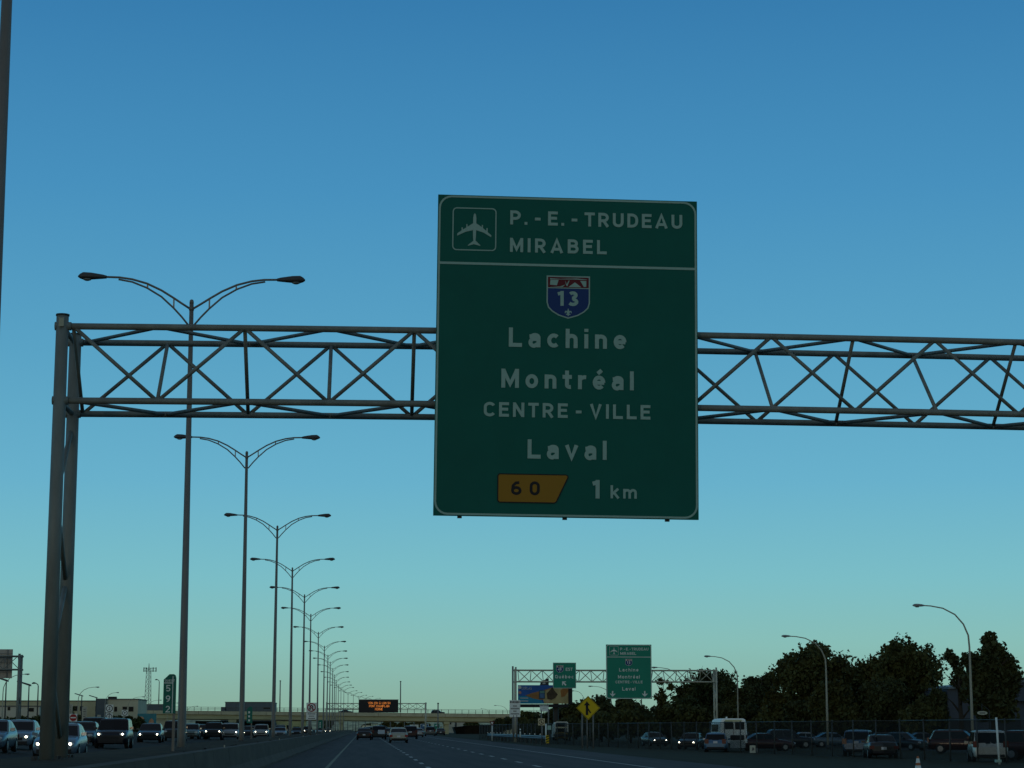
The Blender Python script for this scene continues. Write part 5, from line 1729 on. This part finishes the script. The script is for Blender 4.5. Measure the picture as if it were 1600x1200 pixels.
# ------------------------------------------------------------------ trees
def crown_mesh(seed, hw, H, shape='round', leaf=.36, dens=1.0, core=True):
    """leafy crown in metres: half width hw, height H, base at z = 0, made of leaf clumps spread through its volume"""
    r_ = random.Random(seed)
    v, f = [], []
    def quad(c, s):
        n = Vector((r_.gauss(0, 1), r_.gauss(0, 1), r_.gauss(0, 1) + .3)).normalized()
        t = n.orthogonal().normalized()
        t.rotate(Matrix.Rotation(r_.uniform(0, 6.28), 3, n))
        b = n.cross(t)
        k = len(v)
        for (p, q_) in ((-1, 0), (-.15, -.6), (1, 0), (-.15, .6)):
            v.append(tuple(Vector(c) + t * (p * s) + b * (q_ * s)))
        f.append((k, k + 1, k + 2, k + 3))
    lobes = []
    if shape == 'round':
        lobes = [(0, 0, .55, .62)]
        for i in range(9):
            an = i * 2.4 + r_.random()
            lobes.append((.5 * math.cos(an), .5 * math.sin(an), r_.uniform(.35, .8), r_.uniform(.28, .46)))
    elif shape == 'pointed':
        for i in range(16):
            z = .1 + .85 * i / 15
            rr = (1.02 - z) ** .75 * .72
            an = i * 2.4
            lobes.append((rr * .6 * math.cos(an), rr * .6 * math.sin(an), z - .02, .13 + .34 * (1 - z)))
        lobes += [(.6, 0, .42, .38), (-.6, .1, .4, .32), (.36, .2, .62, .32), (-.36, -.2, .6, .3), (.6, .1, .6, .3), (-.55, .1, .64, .26), (.3, 0, .74, .26), (-.16, 0, .92, .1), (.26, 0, .82, .16), (.1, 0, .3, .5)]
    else:
        for i in range(14):
            an = i * 2.4
            lobes.append((r_.uniform(.1, .75) * math.cos(an), r_.uniform(.1, .75) * math.sin(an), r_.uniform(.15, .92), r_.uniform(.12, .26)))
    vol = hw * hw * H
    for lx, ly, lz, lr in lobes:
        rx, rz = lr * hw, lr * min(H * .55, hw * 1.25)
        nb = max(5, int(26 * lr / .4))
        for b_ in range(nb):
            d = Vector((r_.gauss(0, 1), r_.gauss(0, 1), r_.gauss(0, 1))).normalized()
            rr = r_.uniform(.55, 1.0)
            c = (lx * hw + d.x * rx * rr, ly * hw + d.y * rx * rr, lz * H + d.z * rz * rr)
            br = r_.uniform(.2, .46) * min(rx, rz) + .2
            nl = int(dens * 17 * (br / .8) ** 1.3 * (.36 / leaf) ** 1.7) + 6
            for j in range(nl):
                d2 = Vector((r_.gauss(0, 1), r_.gauss(0, 1), r_.gauss(0, .8))).normalized() * (br * r_.random() ** .4)
                z = c[2] + d2.z
                if 0 < z < H * 1.02:
                    quad((c[0] + d2.x, c[1] + d2.y, z), leaf * r_.uniform(.5, 1.2))
        if core:  # large inner quads added to block light and darken the crown
            for j in range(int(60 * lr / .4)):
                d = Vector((r_.gauss(0, 1), r_.gauss(0, 1), r_.gauss(0, 1))).normalized() * r_.random() ** .5 * .72
                z = lz * H + d.z * rz
                if z > 0:
                    quad((lx * hw + d.x * rx, ly * hw + d.y * rx, z), min(1.1, rx * .35))
    me = bpy.data.meshes.new('crown')
    me.from_pydata(v, [], f)
    return me
SHAPES = [('round', True, 1.0), ('round', True, 1.0), ('loose', False, .8), ('pointed', True, .9), ('round', True, 1.0)]
TN = [0]
def tree(px, ytop, wpx, Y, kind, label, fi=0, base=-.45, name='tree', low=0.06, group=None):
    a = at(px, ytop, Y)
    hw = (at(px + wpx / 2, ytop, Y).x - a.x)
    H = a.z - base
    o = thing(name, label, 'tree' if name == 'tree' else 'bush', (a.x, Y, base), 0, group)
    TN[0] += 1
    sh, core, dn = SHAPES[kind]
    lf = .25 * max(1, Y / 260) if name == 'tree' else .3 * max(1, Y / 260)
    me = crown_mesh(TN[0], hw, H * (1 - low) / 1.03, sh, lf, dn, core)
    me.materials.append(foliage[fi])
    c = bpy.data.objects.new('crown', me)
    COL.objects.link(c)
    c.parent = o
    c.location = (0, 0, H * low)
    t = MB()
    t.tube([(0, 0, -.2), (.05, 0, H * .25), (-.06, .04, H * .5), (0, 0, H * .85)], [H * .032, H * .024, H * .016, H * .004], 9)
    for i in range(7):
        an, z0 = i * 2.4, H * (.25 + .07 * i)
        t.tube([(0, 0, z0), (hw * .35 * math.cos(an), hw * .35 * math.sin(an), z0 + H * .1), (hw * .66 * math.cos(an), hw * .66 * math.sin(an), z0 + H * .16)], [H * .012, H * .008, H * .002], 6)
    t.build('trunk', bark, o)
    return o
GT = 'dark trees behind the right-hand car lot'
tree(1100, 1041, 120, 262, 1, 'dark tree rising behind the right end of the distant gantry', 0, group=GT)
tree(1190, 1037, 66, 250, 0, 'narrow dark tree just right of the lamp post over the minibus', 1, group=GT)
tree(1268, 995, 150, 232, 1, 'widest dark tree, behind the second curved lamp post from the right', 0, group=GT)
tree(1338, 1013, 96, 238, 4, 'dark tree filling the gap between the two biggest trees', 2, group=GT)
tree(1422, 980, 122, 216, 0, 'tall rounded dark tree left of the rightmost lamp post', 0, group=GT)
tree(1497, 1002, 70, 196, 2, 'thin see-through tree between the tall rounded tree and the pointed one', 1, group=GT, low=.25)
tree(1546, 982, 92, 170, 3, 'separate pointed dark tree near the right edge, standing alone', 1, group=GT, low=.24)
tree(1036, 1052, 70, 285, 2, 'thin leafy tree behind the truss just right of the airport sign', 2, group=GT)
tree(985, 1082, 70, 300, 4, 'low dark tree behind the bottom of the airport sign', 0, group=GT)
tree(938, 1083, 66, 320, 1, 'low dark tree right of the yellow merge sign', 1, group=GT)
tree(900, 1092, 50, 345, 0, 'low dark tree just left of the yellow merge sign', 2, group=GT)
tree(866, 1102, 60, 350, 4, 'low dark tree beneath the right half of the billboard', 1, group=GT)
tree(822, 1110, 50, 420, 0, 'far low tree beneath the left end of the billboard', 0, group=GT)
tree(785, 1117, 40, 600, 4, 'far small tree at the right end of the overpass', 1, group=GT)
tree(1150, 1062, 70, 255, 4, 'dark lower tree above the white minibus', 0, group=GT)
tree(1222, 1060, 70, 240, 0, 'dark lower tree left of the second lamp post from the right', 2, group=GT)
tree(1380, 1050, 80, 210, 1, 'dark lower tree under the tall rounded tree', 1, group=GT)
tree(1300, 1060, 90, 222, 4, 'dark lower tree right of the second lamp post from the right', 0, group=GT)
tree(1455, 1062, 60, 205, 0, 'dark lower tree left of the blue-grey shed wall', 1, group=GT)
tree(1060, 1085, 80, 255, 1, 'dark lower tree between the airport sign and the right gantry post', 0, group=GT)
tree(1010, 1100, 60, 270, 0, 'dark bushy tree under the right corner of the airport sign', 1, group=GT)
GB = 'dark bushes added under the trees on the right'  # row added to block horizon light behind the trees
BUSH = ['below the airport sign', 'between gantry post and airport sign', 'left of the white minibus', 'behind the white minibus', 'right of the white minibus', 'left of the tall lamp post', 'right of the tall lamp post', 'behind the silver-blue SUV',
        'behind the dark blue hatchback', 'left of the merge sign', 'right of the merge sign', 'behind the guard rail']
for i, (px, yt, wp, Y) in enumerate([(985, 1108, 80, 262), (1045, 1105, 80, 255), (1090, 1100, 70, 250), (1150, 1098, 80, 245), (1205, 1096, 80, 235), (1262, 1094, 80, 228), (1320, 1092, 90, 220), (1378, 1094, 80, 212), (1440, 1094, 80, 205),
                                     (890, 1116, 60, 300), (940, 1112, 70, 280), (835, 1122, 70, 330)]):
    tree(px, yt, wp, Y, (4, 1, 0)[i % 3], 'added dark bush %s under the tree line' % BUSH[i], i % 2, name='bush', low=0, group=GB)
GL = 'dark hedge bushes on the left beyond the oncoming traffic'
HB = ['at the left edge of the photo', 'left of the distant gantry post', 'right of the distant gantry post', 'just left of the big gantry column', 'just right of the no-entry sign', 'below the grey corner block', 'below the beige building windows', 'left of the teal hoarding']
for i, (px, yt, wp, Y) in enumerate([(-5, 1117, 40, 380), (22, 1118, 40, 385), (50, 1117.5, 44, 390), (85, 1117, 50, 395), (130, 1117, 50, 400), (165, 1117, 40, 405), (192, 1117.5, 40, 410), (214, 1119, 30, 415)]):
    tree(px, yt, wp, Y, (4, 1, 0)[i % 3], 'dark hedge bush %s' % HB[i], 0, name='bush', low=0, group=GL)
GF = 'small far trees near the horizon'
for px, yt, wp, Y, lb in [(12, 1091, 12, 600, 'small far tree by the left edge above the shed'), (58, 1092, 12, 640, 'small far tree above the shed left of the gantry column'), (112, 1095, 10, 560, 'small far tree touching the right side of the gantry column'),
                          (510, 1121, 24, 980, 'small far tree behind the overpass among the lamp poles'), (605, 1128, 30, 1250, 'far tree seen under the overpass left of centre'), (635, 1127, 36, 1300, 'far tree seen under the overpass above the largest car'),
                          (660, 1126.5, 30, 1250, 'far tree seen under the overpass behind the blue sign'), (575, 1130, 24, 1200, 'far tree seen under the left part of the middle span'), (738, 1126, 28, 780, 'far tree right of the pale building under the overpass'),
                          (828, 1113, 40, 760, 'far tree behind the right end of the overpass')]:
    tree(px, yt, wp, Y, 4, lb, 2 if 1200 <= Y else 0, group=GF, low=0)
